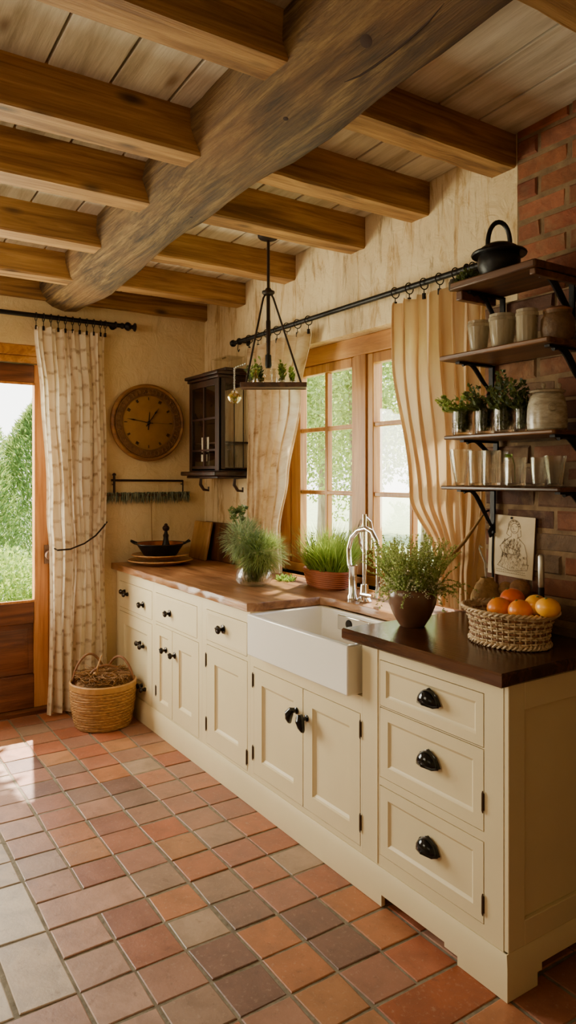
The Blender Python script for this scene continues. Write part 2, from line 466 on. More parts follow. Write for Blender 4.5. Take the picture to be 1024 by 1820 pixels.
# floor: tiles in one mesh, grout below
def build_floor():
    P = .1697
    x0 = -1.725
    xs = [x0 + (k - 20) * P for k in range(0, 42)]
    ys = [1.480 + (k - 26) * .1703 for k in range(0, 32)]
    rnd = random.Random(3)
    base = ['a86a4a', 'a0664c', 'a66f54', '9c6c58', 'ac704a', '976450', 'ac7750', 'a07560', 'a46042']
    dark = ['785448', '7d5c50', '86685a']; grey = ['9a7c68', '9f8674', 'a68c76']
    mb = MB(); cols = []
    used = set(); merged = {}
    def ci(x): return min(range(len(xs)), key=lambda i: abs(xs[i] - x))
    def cj(y): return min(range(len(ys)), key=lambda i: abs(ys[i] - y))
    for (xa, xb, ya, yb) in [(-2.59, -2.405, .627, .968), (-1.725 + P, -1.37, 1.31, 1.65), (-2.41, -2.06, .455, .627), (-2.74, -2.40, .455, .627), (-2.06, -1.72, .285, .627), (-2.4, -2.06, .11, .455)]:
        merged[(ci(xa), cj(ya))] = (ci(xb), cj(yb))
    dk = [(-2.50, 1.05), (-2.15, 1.22), (-1.98, 1.05), (-1.81, 1.06), (-1.98, 1.40), (-1.80, 1.40), (-3.34, 1.22), (-3.16, 1.22), (-4.4, 1.05), (-3.85, .88), (-3.6, 1.05), (-2.33, 1.22)]
    dkc = {(max(i for i in range(len(xs)) if xs[i] <= x), max(j for j in range(len(ys)) if ys[j] <= y)) for x, y in dk}
    for i in range(len(xs) - 1):
        for j in range(len(ys) - 1):
            if (i, j) in used: continue
            i2, j2 = merged.get((i, j), (i + 1, j + 1))
            for a in range(i, i2):
                for b in range(j, j2): used.add((a, b))
            g = .0052
            xa, xb, ya, yb = xs[i] + g, xs[i2] - g, ys[j] + g, ys[j2] - g
            if xb > 1.9 or ya < -2.95: continue
            z = rnd.uniform(-.0016, .0012); tz = [z + rnd.uniform(-.0009, .0009) for _ in range(4)]
            q = [rnd.uniform(-.003, .003) for _ in range(8)]
            c = .003
            t4 = [(xa + q[0], ya + q[1]), (xb + q[2], ya + q[3]), (xb + q[4], yb + q[5]), (xa + q[6], yb + q[7])]
            mx, my = (xa + xb) / 2, (ya + yb) / 2
            vs = []
            for (X, Y), zz in zip(t4, tz):
                sx = math.copysign(c, mx - X); sy = math.copysign(c, my - Y)
                vs.append((X + sx, Y + sy, zz))
            for (X, Y), zz in zip(t4, tz): vs.append((X, Y, zz - .0018))
            for (X, Y), zz in zip(t4, tz): vs.append((X, Y, -.014))
            fs = [(0, 1, 2, 3)]
            for a in range(4):
                b = (a + 1) % 4
                fs.append((4 + a, 4 + b, b, a)); fs.append((8 + a, 8 + b, 4 + b, 4 + a))
            mb.add(vs, fs)
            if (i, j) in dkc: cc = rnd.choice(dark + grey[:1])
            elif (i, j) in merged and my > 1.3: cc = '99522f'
            elif my < .62 and mx < -1.9: cc = rnd.choice(['c4b29c', 'c8b8a4', 'bda892', 'c0ac98'])  # bleached tone, mostly the bright door's reflection put into the tile colour
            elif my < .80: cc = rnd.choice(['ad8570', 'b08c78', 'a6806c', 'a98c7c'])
            else:
                r = rnd.random()
                cc = rnd.choice(base) if r < .91 else rnd.choice(grey) if r < .98 else rnd.choice(dark)
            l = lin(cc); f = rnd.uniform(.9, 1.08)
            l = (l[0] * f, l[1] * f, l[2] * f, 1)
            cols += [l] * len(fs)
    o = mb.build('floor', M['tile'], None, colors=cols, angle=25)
    g = MB(); g.box(-4.95, 1.9, -3, 2.45, -.1, -.0034)
    o2 = g.build('grout', M['grout'], o)
    struct(o, 'terracotta square tile floor with pale grout lines', 'floor')
build_floor()

# walls
def wall_with_hole(mb, a0, a1, z0, z1f, h, y0, y1, plane):
    # h = (ha0, ha1, hz0, hz1); pieces around it
    ha0, ha1, hz0, hz1 = h
    def bx(p, q, r, s_):
        if plane == 'xz': mb.box(p, q, y0, y1, r, s_)
        else: mb.box(y0, y1, p, q, r, s_)
    if ha0 > a0: bx(a0, ha0, z0, z1f)
    if ha1 < a1: bx(ha1, a1, z0, z1f)
    if hz0 > z0: bx(ha0, ha1, z0, hz0)
    bx(ha0, ha1, hz1, z1f)
WX0, WX1, WZ0, WZ1 = -3.72, -2.12, .93, 2.235
w = MB(); wall_with_hole(w, -4.95, -1.84, 0, 2.95, (WX0, WX1, WZ0, WZ1), YW, 2.58, 'xz')
struct(w.build('wall_back', M['plaster_streak']), 'cream plaster wall with brown vertical streaks around the window', 'wall')
DY0, DY1, DZ1 = -.62, 1.245, 2.315
w = MB(); wall_with_hole(w, -3.0, YW, 0, 2.95, (DY0, DY1, 0, DZ1), -4.95, XL, 'yz')
struct(w.build('wall_left', M['plaster']), 'warm beige plaster wall carrying the carved clock', 'wall')
w = MB(); w.box(-4.95, 1.9, -3.2, -3.0, 0, 3.1)
struct(w.build('wall_front', M['plaster']), 'plain plaster wall behind the viewer', 'wall')
w = MB(); w.box(1.9, 2.1, -3.2, 2.58, 0, 3.1)
struct(w.build('wall_right', M['plaster']), 'plain plaster wall at the far right', 'wall')

def build_brick():
    rnd = random.Random(11); mb = MB(); cols = []
    def brick(x0, x1, yf, z0, z1, depth, c):
        j = lambda: rnd.uniform(-.0035, .0035)
        yy = yf + rnd.uniform(-.005, .005); b = .007
        front = [(x0 + b + j(), yy, z0 + b + j()), (x1 - b + j(), yy + j(), z0 + b + j()), (x1 - b + j(), yy + j(), z1 - b + j()), (x0 + b + j(), yy + j(), z1 - b + j())]
        mid = [(x0, yy + b, z0), (x1, yy + b, z0), (x1, yy + b, z1), (x0, yy + b, z1)]
        back = [(p[0], yy + depth, p[2]) for p in mid]
        fs = [(0, 1, 2, 3)]
        for a in range(4):
            q = (a + 1) % 4
            fs.append((4 + a, 4 + q, q, a)); fs.append((8 + a, 8 + q, 4 + q, 4 + a))
        mb.add(front + mid + back, fs)
        l = lin(c); f = rnd.uniform(.75, 1.15)
        cols.extend([(l[0] * f, l[1] * f, l[2] * f, 1)] * len(fs))
    def field(xa, xb, za, zb, yf, H, L, pal):
        z = za; r = 0
        while z < zb - .02:
            x = xa - (L * .5 if r % 2 else 0) ; h = H + rnd.uniform(-.004, .004)
            while x < xb:
                l = L + rnd.uniform(-.02, .02)
                a, b = max(x, xa), min(x + l, xb)
                if b - a > .03: brick(a + .006, b - .006, yf, z + .006, min(z + h, zb) - .006, .05, rnd.choice(pal))
                x += l
            z += h; r += 1
    low = ['6e4229', '5e3b28', '7c5234', '6a4c38', '503426', '755a3e', '7d4a2c', '6b5540']
    up = ['8a4a2e', '8f5032', '7a432b', '92583a', '745038', '85502f']
    field(-1.935, .9, .90, 2.16, YB, .079, .235, low)
    field(-1.862, .9, 2.16, 2.95, 2.292, .082, .24, up)
    o = mb.build('wall_brick', M['brick'], None, colors=cols, angle=30)
    m = MB(); m.box(-1.93, .9, YB + .0035, 2.5, .0, 2.16); m.box(-1.858, 1.9, 2.2965, 2.58, 0, 2.95); m.box(.9, 1.9, YB, 2.5, 0, 2.16)
    m.build('mortar', M['mortar'], o)
    struct(o, 'old red brick wall with pale mortar behind the shelves', 'wall')
build_brick()

# ceiling planks
def build_ceiling():
    mb = MB(); rnd = random.Random(5)
    W = .2115
    ysp = [1.032 - k * W for k in range(20)] + [1.032 + k * W for k in range(1, 8)]
    for y in sorted(ysp):
        if y < -3.1: continue
        x = -4.95
        while x < 1.9:
            L = rnd.uniform(1.6, 2.6); b = min(x + L, 1.9)
            ya, yb = y + .0045, min(y + W - .0045, 2.45)
            if yb > ya:
                z0, z1 = ceil_z(x), ceil_z(b); e = rnd.uniform(0, .002)
                mb.hexa([(x + .002, ya, z0 + e), (b - .002, ya, z1 + e), (b - .002, yb, z1 + e), (x + .002, yb, z0 + e), (x + .002, ya, z0 + .05), (b - .002, ya, z1 + .05), (b - .002, yb, z1 + .05), (x + .002, yb, z0 + .05)])
            x = b
    o = mb.build('ceiling', M['plank'], None, bevel=.003)
    t = MB(); t.hexa([(-4.95, -3.2, ceil_z(-4.95) + .03), (2.1, -3.2, ceil_z(2.1) + .03), (2.1, 2.58, ceil_z(2.1) + .03), (-4.95, 2.58, ceil_z(-4.95) + .03)] + [(-4.95, -3.2, 3.2), (2.1, -3.2, 3.2), (2.1, 2.58, 3.2), (-4.95, 2.58, 3.2)])
    t.build('roof_deck', M['soil'], o)
    struct(o, 'whitewashed plank ceiling between the beams', 'ceiling')
build_ceiling()

# beams
def rough_beam(name, x_face, width, z_bot, y0, y1, label, seed):
    rnd = random.Random(seed); mb = MB(); n = 10
    vs = []
    top = ceil_z(x_face) + .02
    pr_ = [0] * 8
    for i in range(n + 1):
        y = y0 + (y1 - y0) * i / n
        j = lambda a: rnd.uniform(-a, a)
        b = .006 + rnd.uniform(0, .004)
        xa, xb = x_face - width + j(.002), x_face + j(.002); zb = z_bot + j(.0025)
        vs += [(xb, y, top), (xb + j(.002), y, (top + zb) / 2), (xb, y, zb + b), (xb - b, y, zb), ((xa + xb) / 2, y, zb + j(.003)), (xa + b, y, zb), (xa, y, zb + b), (xa, y, top)]
    fs = []
    for i in range(n):
        for k in range(8):
            k2 = (k + 1) % 8
            fs.append((i * 8 + k, (i + 1) * 8 + k, (i + 1) * 8 + k2, i * 8 + k2))
    fs.append(tuple(range(8))); fs.append(tuple(n * 8 + k for k in range(7, -1, -1)))
    mb.add(vs, fs)
    o = mb.build(name, M['beam'], None, angle=28, org=(x_face - width / 2, (y0 + y1) / 2, z_bot))
    struct(o, label, 'ceiling beam'); o['group'] = 'ceiling beams'
    return o
BX = [(-1.115, 2.742), (-1.868, 2.715), (-2.345, 2.672), (-2.80, 2.643), (-3.43, 2.630), (-4.01, 2.603), (-4.555, 2.598)]
lbR = ['pine ceiling beam nearest the upper right corner, above the brick wall', 'pine ceiling beam ending where plaster meets brick, above the cooking pot', 'pine beam on the window side, second out from the brick wall', 'pine beam on the window side, just before the pendant canopy', 'pine beam on the window side, just beyond the pendant canopy', 'short pine beam on the window side, second from the clock wall', 'pine beam lying along the top of the clock wall, window side']
lbL = ['', 'large pine beam on the door side, nearest and topmost in view', 'pine beam on the door side, second from the front', 'pine beam on the door side, third from the front', 'pine beam on the door side with a dark knot, fourth from the front', 'pine beam on the door side, lit orange, second from the clock wall', 'pine beam along the top of the door wall, door side']
for i, (x, z) in enumerate(BX):
    rough_beam('ceiling_beam', x, .125, z, 1.30, 2.33, lbR[i], 20 + i)
    if i: rough_beam('ceiling_beam', x + (.13 if i == 1 else 0), .135, z - (.01 if i < 6 else 0), -2.9, 1.24, lbL[i], 40 + i)

def main_beam():
    rnd = random.Random(9); mb = MB(); n = 60; x0, x1 = -4.66, 1.6
    sec0 = [(1.175, .20), (1.13, .13), (1.125, .05), (1.155, -.03), (1.22, -.085), (1.30, -.105), (1.375, -.095), (1.43, -.05), (1.452, .02), (1.455, .12), (1.44, .20)]
    k = len(sec0); vs = []
    ph = [rnd.uniform(0, 6) for _ in range(6)]
    for i in range(n + 1):
        x = x0 + (x1 - x0) * i / n
        tp = max(0, (-4.15 - x) / .5)
        for m, (y, z) in enumerate(sec0):
            zc = 2.615 + (x + 4.6) * .034
            yy = y + .012 * math.sin(x * 2.1 + ph[0] + m * .3) + .006 * math.sin(x * 7 + ph[1] + m) + rnd.uniform(-.003, .003)
            zz = zc + z + .010 * math.sin(x * 3.1 + ph[2] + m * .5) + .006 * math.sin(x * 9 + ph[3] + m * 1.7) + rnd.uniform(-.003, .003)
            yy = 1.29 + (yy - 1.29) * (1 - .12 * tp); zz = zz + (2.70 - zz) * .18 * min(tp, 1)
            if z >= .2: zz = max(zz, ceil_z(x) + .03)
            vs.append((x, yy, zz))
    fs = []
    for i in range(n):
        for m in range(k):
            m2 = (m + 1) % k
            fs.append((i * k + m, (i + 1) * k + m, (i + 1) * k + m2, i * k + m2))
    fs.append(tuple(range(k))); fs.append(tuple(n * k + m for m in range(k - 1, -1, -1)))
    mb.add(vs, fs)
    o = mb.build('main_beam', M['oldbeam'], None, angle=60, org=(-1.5, 1.29, 2.6))
    struct(o, 'thick weathered oak trunk beam carrying the pine beams, with dark peg holes', 'main beam')
    # peg holes as dark pegs let into the underside/face
    from mathutils.bvhtree import BVHTree
    bv = BVHTree.FromPolygons([Vector(v) for v in mb.v], mb.f)
    for (px, py, r) in [(651, 73, .021), (508, 211, .011), (238, 443, .012), (340, 386, .010), (690, 165, .008)]:
        d = Vector((FW[0] + (px - CX) / FPX * RT[0], FW[1] + (px - CX) / FPX * RT[1], (CY - py) / FPX)).normalized()
        p, nrm, _, _ = bv.ray_cast(Vector((0, 0, EYE)), d)
        if p is None: continue
        if nrm.dot(d) > 0: nrm = -nrm
        a = nrm.cross(Vector((0, 0, 1))).normalized(); b = nrm.cross(a)
        h = MB(); h.lathe([(0, .0012), (r * .8, .0012), (r, .0), (r, -.02)], p, 16, (a, b, nrm), sy=.85); h.build('peg_hole', M['soil'], o)
    # long drying crack along the underside
    pts = []
    for (px, py) in [(790, 5), (760, 40), (730, 68), (700, 92), (668, 116), (640, 134), (612, 146)]:
        d = Vector((FW[0] + (px - CX) / FPX * RT[0], FW[1] + (px - CX) / FPX * RT[1], (CY - py) / FPX)).normalized()
        p, nrm, _, _ = bv.ray_cast(Vector((0, 0, EYE)), d)
        if p is not None: pts.append(p)
    if len(pts) > 2:
        h = MB(); h.tube(pts, [.001] + [.0035] * (len(pts) - 2) + [.001], 6); h.build('drying_crack', M['soil'], o)
main_beam()

# ---------------------------------------------------------------- window_1
def build_window():
    root = thing('window_1', 'honey wood casement window of two six-pane sashes behind the sink', 'window', (-2.92, 2.42, WZ0), None, 'structure')
    f = MB(); y0, y1 = 2.385, 2.50
    f.box(WX0, WX0 + .10, y0, y1, WZ0, WZ1); f.box(WX1 - .06, WX1, y0, y1, WZ0, WZ1)
    f.box(-3.0, -2.90, y0, y1, WZ0 + .03, WZ1)
    f.build('frame_post', M['window_wood'], root, bevel=.004)
    f = MB(); f.box(WX0 + .10, WX1 - .06, y0 - .004, y1, 2.135, WZ1); f.box(WX0 + .10, WX1 - .06, y0, y1, WZ0, WZ0 + .05)
    f.build('frame_rail', M['window_wood_x'], root, bevel=.004)
    b = MB(); b.box(WX0, WX1, 2.29, 2.386, WZ0 - .035, WZ0 + .0); b.build('window_sill', M['window_wood_x'], root, bevel=.004)
    for nm, a, c in (('a', WX0 + .10, -3.0), ('b', -2.90, WX1 - .06)):
        gx0, gx1 = (-3.525, -3.03) if nm == 'a' else (-2.852, -2.30)
        s = MB(); yy0, yy1 = 2.395, 2.445; zt, zb = 2.083, 1.03
        s.box(a, gx0, yy0, yy1, .98, 2.135); s.box(gx1, c, yy0, yy1, .98, 2.135)
        s.box(gx0, gx1, yy0, yy1, zt, 2.135); s.box(gx0, gx1, yy0, yy1, .98, zb)
        so = s.build('sash', M['window_wood'], root, bevel=.004)
        m = MB(); mx = (gx0 + gx1) / 2 + (.005 if nm == 'a' else 0)
        m.box(mx - .012, mx + .012, 2.402, 2.438, zb, zt)
        for z in (1.765, 1.402): m.box(gx0, gx1, 2.403, 2.437, z - .012, z + .012)
        m.build('glazing_bar', M['window_wood'], so, bevel=.004)
        for (u0, u1) in ((gx0, mx - .012), (mx + .012, gx1)):
            for (z0, z1) in ((zb, 1.39), (1.414, 1.753), (1.777, zt)):
                g = MB(); g.add([(u0, 2.42, z0), (u1, 2.42, z0), (u1, 2.42, z1), (u0, 2.42, z1)], [(0, 1, 2, 3)])
                g.build('pane', M['glass_pane'], so)
build_window()

# ---------------------------------------------------------------- door_1
def build_door():
    for i, (ya, yb) in enumerate(((.32, DY1 - .02), (DY0 + .02, .31))):  # second leaf is added out of view to let in more light
        root = thing('door_%d' % (i + 1), ['red-brown wooden glazed door with a lower panel, beside the print curtain', 'added second glazed door leaf beyond the edge of view, for more daylight'][i], 'door', (-4.68, (ya + yb) / 2, 0), None, 'structure')
        x0, x1 = -4.72, -4.665
        st = .09
        s = MB(); s.box(x0, x1, ya, ya + st, .03, 2.20); s.box(x0, x1, yb - st, yb, .03, 2.20)
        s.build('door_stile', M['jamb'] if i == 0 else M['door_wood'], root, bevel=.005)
        r = MB(); r.box(x0, x1, ya + st, yb - st, 2.085, 2.20); r.box(x0, x1, ya + st, yb - st, .565, .70); r.box(x0, x1, ya + st, yb - st, .03, .245)
        r.build('door_rail', M['door_wood_y'], root, bevel=.005)
        p = MB(); p.box(-4.705, -4.685, ya + st, yb - st, .245, .565); 
        p.hexa([(-4.685, ya + st + .03, .275), (-4.685, yb - st - .03, .275), (-4.685, yb - st - .03, .535), (-4.685, ya + st + .03, .535), (-4.672, ya + st + .07, .315), (-4.672, yb - st - .07, .315), (-4.672, yb - st - .07, .495), (-4.672, ya + st + .07, .495)])
        p.build('door_panel', M['door_wood_y'], root, bevel=.003)
        g = MB(); g.add([(-4.69, ya + st, .70), (-4.69, yb - st, .70), (-4.69, yb - st, 2.085), (-4.69, ya + st, 2.085)], [(0, 1, 2, 3)])
        g.build('pane', M['glass_pane'], root)
        b = MB(); b.box(x1 - .004, x1 + .008, ya + st - .012, ya + st, .70, 2.085); b.box(x1 - .004, x1 + .008, yb - st, yb - st + .012, .70, 2.085); b.box(x1 - .004, x1 + .008, ya + st, yb - st, .70, .715); b.box(x1 - .004, x1 + .006, ya + st, yb - st, 2.07, 2.085)
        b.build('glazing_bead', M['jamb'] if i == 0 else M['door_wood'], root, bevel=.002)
        if i == 0:
            c = at(85, 985, X=-4.66)
            h = MB(); h.box(-4.667, -4.657, c.y - .022, c.y + .022, c.z - .06, c.z + .06)
            X3 = (Vector((0, 1, 0)), Vector((0, 0, 1)), Vector((1, 0, 0)))
            h.lathe([(.012, 0), (.011, .03), (.028, .036), (.031, .05), (.026, .066), (.0, .072)], (-4.66, c.y, c.z), 20, X3)
            h.build('door_knob', plain('brown_knob', '6a4c3a', .35, .3), root, bevel=.002)
    f = MB(); x0, x1 = -4.76, -4.64
    f.box(x0, x1, DY1 - .02, DY1, 0, DZ1); f.box(x0, x1, DY0, DY0 + .02, 0, DZ1)
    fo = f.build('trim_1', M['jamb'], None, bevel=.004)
    f = MB(); f.box(x0, x1, DY0 + .02, DY1 - .02, 2.205, 2.25); f.box(x0, x1 + .012, DY0 + .02, DY1 - .02, 2.25, DZ1)
    f.build('head_board', M['window_wood_x'], fo, bevel=.005)
    struct(fo, 'honey wood door lining with stepped head board', 'door frame')
    s = MB(); s.box(-4.95, -4.62, DY0, DY1, -.02, .028)
    struct(s.build('trim_2', M['door_wood_y'], None, bevel=.004), 'dark door threshold at floor level', 'threshold')
build_door()

# ---------------------------------------------------------------- base cabinets
YF = 1.65
def shaker(mb, x0, x1, z0, z1, rail, yf=None, thick=.02, rec=.010, bev=.012):
    yf = YF - .001 if yf is None else yf
    a, b, c, d = x0, x1, z0, z1
    i0, i1, k0, k1 = a + rail, b - rail, c + rail, d - rail
    o = [(a, yf, c), (b, yf, c), (b, yf, d), (a, yf, d)]
    n = [(i0, yf, k0), (i1, yf, k0), (i1, yf, k1), (i0, yf, k1)]
    e = .004
    n2 = [(i0 + e, yf + rec * .55, k0 + e), (i1 - e, yf + rec * .55, k0 + e), (i1 - e, yf + rec * .55, k1 - e), (i0 + e, yf + rec * .55, k1 - e)]
    p = [(i0 + bev, yf + rec, k0 + bev), (i1 - bev, yf + rec, k0 + bev), (i1 - bev, yf + rec, k1 - bev), (i0 + bev, yf + rec, k1 - bev)]
    q = [(v[0], yf + thick, v[2]) for v in o]
    fs = []
    for k in range(4):
        j = (k + 1) % 4
        fs += [(k, j, 4 + j, 4 + k), (4 + k, 4 + j, 8 + j, 8 + k), (8 + k, 8 + j, 12 + j, 12 + k), (16 + k, 16 + j, j, k)]
    fs += [(12, 13, 14, 15), (19, 18, 17, 16)]
    mb.add(o + n + n2 + p + q, fs)
YOUT = (Vector((1, 0, 0)), Vector((0, 0, 1)), Vector((0, -1, 0)))
def knob(parent, x, z, s=1.0, name='knob'):
    m = MB(); y = YF - .001
    m.lathe([(0, 0), (.019 * s, 0), (.019 * s, .004), (.012 * s, .007), (.007 * s, .012), (.009 * s, .020), (.017 * s, .024), (.019 * s, .030), (.015 * s, .036), (.006 * s, .037), (.0, .034)], (x, y, z), 18, YOUT)
    m.tube([(x - .014 * s, y - .036, z + .006), (x, y - .040, z + .009), (x + .014 * s, y - .036, z + .002)], .004 * s, 6)
    return m.build(name, M['pewter'], parent)
def bow_pull(parent, x, z):
    m = MB(); y = YF - .001
    for dx, dz in ((-.026, .006), (.026, -.006)):
        m.lathe([(0, 0), (.013, 0), (.011, .010), (.008, .018), (.015, .024), (.017, .031), (.011, .038), (0, .038)], (x + dx, y, z + dz), 14, YOUT)
    m.tube([(x - .026, y - .028, z + .006), (x - .008, y - .024, z + .010), (x + .008, y - .024, z - .004), (x + .026, y - .028, z - .006)], [.008, .006, .006, .008], 8)
    return m.build('knob', M['pewter'], parent)
def cup_pull(parent, x, z, w=.043, h=.043, d=.032, name='cup_pull'):
    m = MB(); y = YF - .001; nu, nv = 18, 8
    vs = []; fs = []
    for i in range(nv + 1):
        ph = PI / 2 * i / nv
        for k in range(nu + 1):
            th = PI * k / nu
            # half dome, opening downwards, crest slightly pointed
            xx = w * math.cos(th) * math.cos(ph * .98)
            zz = h * (math.sin(th) ** 1.15) * math.cos(ph * .98) - h * .30 * math.cos(ph) * 0
            yy = d * math.sin(ph)
            zz2 = zz - h * .42 + .16 * h * math.sin(ph)
            vs.append((x + xx, y - yy - .002, z + zz2))
    for i in range(nv):
        for k in range(nu):
            a = i * (nu + 1) + k
            fs.append((a, a + 1, a + nu + 2, a + nu + 1))
    m.add(vs, fs)
    m.tube([(x - w * 1.02, y - .003, z - h * .42), (x - w * .75, y - d * .55, z - h * .46), (x, y - d * 1.0, z - h * .34), (x + w * .75, y - d * .55, z - h * .46), (x + w * 1.02, y - .003, z - h * .42)], .0045, 8)
    m.tube([(x - w - .006, y - .002, z - h * .40), (x - w * .75, y - .002, z + h * .22), (x, y - .002, z + h * .62), (x + w * .75, y - .002, z + h * .22), (x + w + .006, y - .002, z - h * .40)], .004, 6)
    return m.build(name, M['black_gloss'], parent, solid=.003)
def drop_pull(parent, x, z, flip=1):
    m = MB(); y = YF - .001
    m.lathe([(0, 0), (.014, 0), (.014, .004), (.008, .008), (.008, .02)], (x, y, z + .02), 14, YOUT)
    m.tube([(x - .010 * flip, y - .018, z + .030), (x - .006 * flip, y - .030, z + .028), (x + .002 * flip, y - .036, z + .014), (x + .008 * flip, y - .034, z - .006), (x + .011 * flip, y - .028, z - .024), (x + .011 * flip, y - .024, z - .030)], [.008, .015, .019, .016, .010, .004], 12)
    return m.build('drop_pull', M['black_gloss'], parent)
def hinge(parent, x, z, h=.05):
    m = MB(); y = YF - .001
    m.box(x - .004, x + .004, y - .0015, y + .002, z - h / 2, z + h / 2)
    m.tube([(x, y - .003, z - h / 2 - .008), (x, y - .004, z - h / 2), (x, y - .004, z + h / 2), (x, y - .003, z + h / 2 + .008)], [.0015, .0032, .0032, .0015], 8)
    return m.build('hinge', M['hinge'], parent)
def frame_unit(root, x0, x1, z1, openings, z0=.045, body=True, top_open=False):
    """face frame = rectangle minus openings, drawn as boxes on the openings' grid, plus carcass behind"""
    xs = sorted({x0, x1} | {o[0] for o in openings} | {o[1] for o in openings})
    zs = sorted({z0, z1} | {o[2] for o in openings} | {o[3] for o in openings})
    mb = MB()
    for i in range(len(xs) - 1):
        run = None
        for j in range(len(zs) - 1):
            cx, cz = (xs[i] + xs[i + 1]) / 2, (zs[j] + zs[j + 1]) / 2
            solid = not any(o[0] < cx < o[1] and o[2] < cz < o[3] for o in openings)
            if solid and run is None: run = zs[j]
            if (not solid) and run is not None:
                mb.box(xs[i], xs[i + 1], YF, YF + .022, run, zs[j]); run = None
        if run is not None: mb.box(xs[i], xs[i + 1], YF, YF + .022, run, zs[-1])
    zt = z1 if not top_open else .66
    mb.box(x0, x0 + .016, YF + .022, 2.17, z0, zt); mb.box(x1 - .016, x1, YF + .022, 2.17, z0, zt)
    mb.box(x0, x1, 2.155, 2.17, z0, zt); mb.box(x0, x1, YF + .022, 2.17, z0, z0 + .016)
    return mb.build('carcass', M['cream'], root)
G = .0028
def drawer(root, x0, x1, z0, z1, rail=.0, name='drawer'):
    m = MB()
    if rail: shaker(m, x0 + G, x1 - G, z0 + G, z1 - G, rail, rec=.007, bev=.010)
    else: shaker(m, x0 + G, x1 - G, z0 + G, z1 - G, .016, rec=.0015, bev=.008)
    return m.build(name, M['cream'], root, angle=20)
def door(root, x0, x1, z0, z1, rail=.07):
    m = MB(); shaker(m, x0 + G, x1 - G, z0 + G, z1 - G, rail, rec=.012, bev=.014)
    return m.build('cabinet_door', M['cream'], root, angle=20)
ZT = .880
# unit A
u = thing('base_cabinet', 'cream base cabinet against the clock wall, drawer with two knobs over a two-knob door', 'cabinet', (-4.28, 1.95, 0), 'cream base cabinets')
frame_unit(u, -4.596, -3.963, ZT, [(-4.54, -3.99, .640, .812), (-4.54, -3.99, .128, .617)])
d = drawer(u, -4.54, -3.99, .640, .812); bow_pull(d, -4.415, .745); knob(d, -4.13, .712)
d = door(u, -4.54, -3.99, .128, .617, .075); bow_pull(d, -4.145, .465); bow_pull(d, -4.12, .21)
# unit B
u = thing('base_cabinet', 'cream base cabinet with one drawer over two narrow doors, second from the clock wall', 'cabinet', (-3.66, 1.95, 0), 'cream base cabinets')
frame_unit(u, -3.962, -3.325, ZT, [(-3.935, -3.385, .645, .815), (-3.935, -3.365, .13, .630)])
d = drawer(u, -3.935, -3.385, .645, .815); knob(d, -3.735, .722)
d = door(u, -3.935, -3.70, .13, .630, .055); knob(d, -3.785, .505, .95); hinge(d, -3.928, .24)
d = door(u, -3.70, -3.365, .13, .630, .085); knob(d, -3.665, .500, .95)
# unit C
u = thing('base_cabinet', 'cream base cabinet with a knobbed drawer over one hinged door, immediately left of the sink', 'cabinet', (-3.08, 1.95, 0), 'cream base cabinets')
frame_unit(u, -3.324, -2.835, ZT, [(-3.276, -2.862, .662, .820), (-3.276, -2.858, .135, .642)])
d = drawer(u, -3.276, -2.862, .662, .820); knob(d, -3.096, .748, 1.15)
d = door(u, -3.276, -2.858, .135, .642, .085)
for (x, z) in ((-3.278, .56), (-3.276, .235), (-2.862, .20)): hinge(d, x, z, .06)
# sink unit
u = thing('sink_cabinet', 'cream two-door cabinet under the white sink with black drop pulls', 'cabinet', (-2.42, 1.95, 0), 'cream base cabinets')
frame_unit(u, -2.834, -2.0255, .696, [(-2.803, -2.035, .146, .632)])
d = door(u, -2.803, -2.405, .146, .632, .068); drop_pull(d, -2.452, .508, -1)
for z in (.57, .24): hinge(d, -2.806, z, .055)
d = door(u, -2.405, -2.035, .146, .632, .062); drop_pull(d, -2.378, .497, 1)
for z in (.575, .235): hinge(d, -2.033, z, .055)
# drawer unit
ZR = .897
u = thing('drawer_cabinet', 'cream cabinet of three drawers with black cup pulls, at the near end of the run', 'cabinet', (-1.7, 1.95, 0), 'cream base cabinets')
frame_unit(u, -2.025, -1.384, ZR, [(-1.928, -1.455, .690, .853), (-1.928, -1.455, .440, .687), (-1.928, -1.455, .165, .412)])
d = drawer(u, -1.928, -1.455, .690, .853, .030); cup_pull(d, -1.683, .782)
d = drawer(u, -1.928, -1.455, .440, .687, .040); cup_pull(d, -1.686, .583); hinge(d, -1.458, .53, .05)
d = drawer(u, -1.928, -1.455, .165, .412, .040); cup_pull(d, -1.688, .302); hinge(d, -1.458, .225, .05)
# groove lines in post: a slim bead
s = MB(); s.box(-1.941, -1.9375, YF - .003, YF + .002, .13, ZR - .002); s.build('post_bead', M['cream'], u)
# end panel on the right side (facing +X)
e = MB(); xf = -1.366
y0, y1, z0, z1 = 1.6515, 2.168, .1275, ZR
def side_frame(m, ya, yb, za, zb, xf):
    m.box(xf - .0175, xf, ya, yb, za, zb)
side_frame(e, y0, 1.722, z0, z1, xf); side_frame(e, 2.10, y1, z0, z1, xf); side_frame(e, 1.722, 2.10, .815, z1, xf); side_frame(e, 1.722, 2.10, z0, .20, xf)
e.box(xf - .0175, xf - .0125, 1.722, 2.10, .20, .815)
e.build('end_panel', M['cream'], u, bevel=.002)
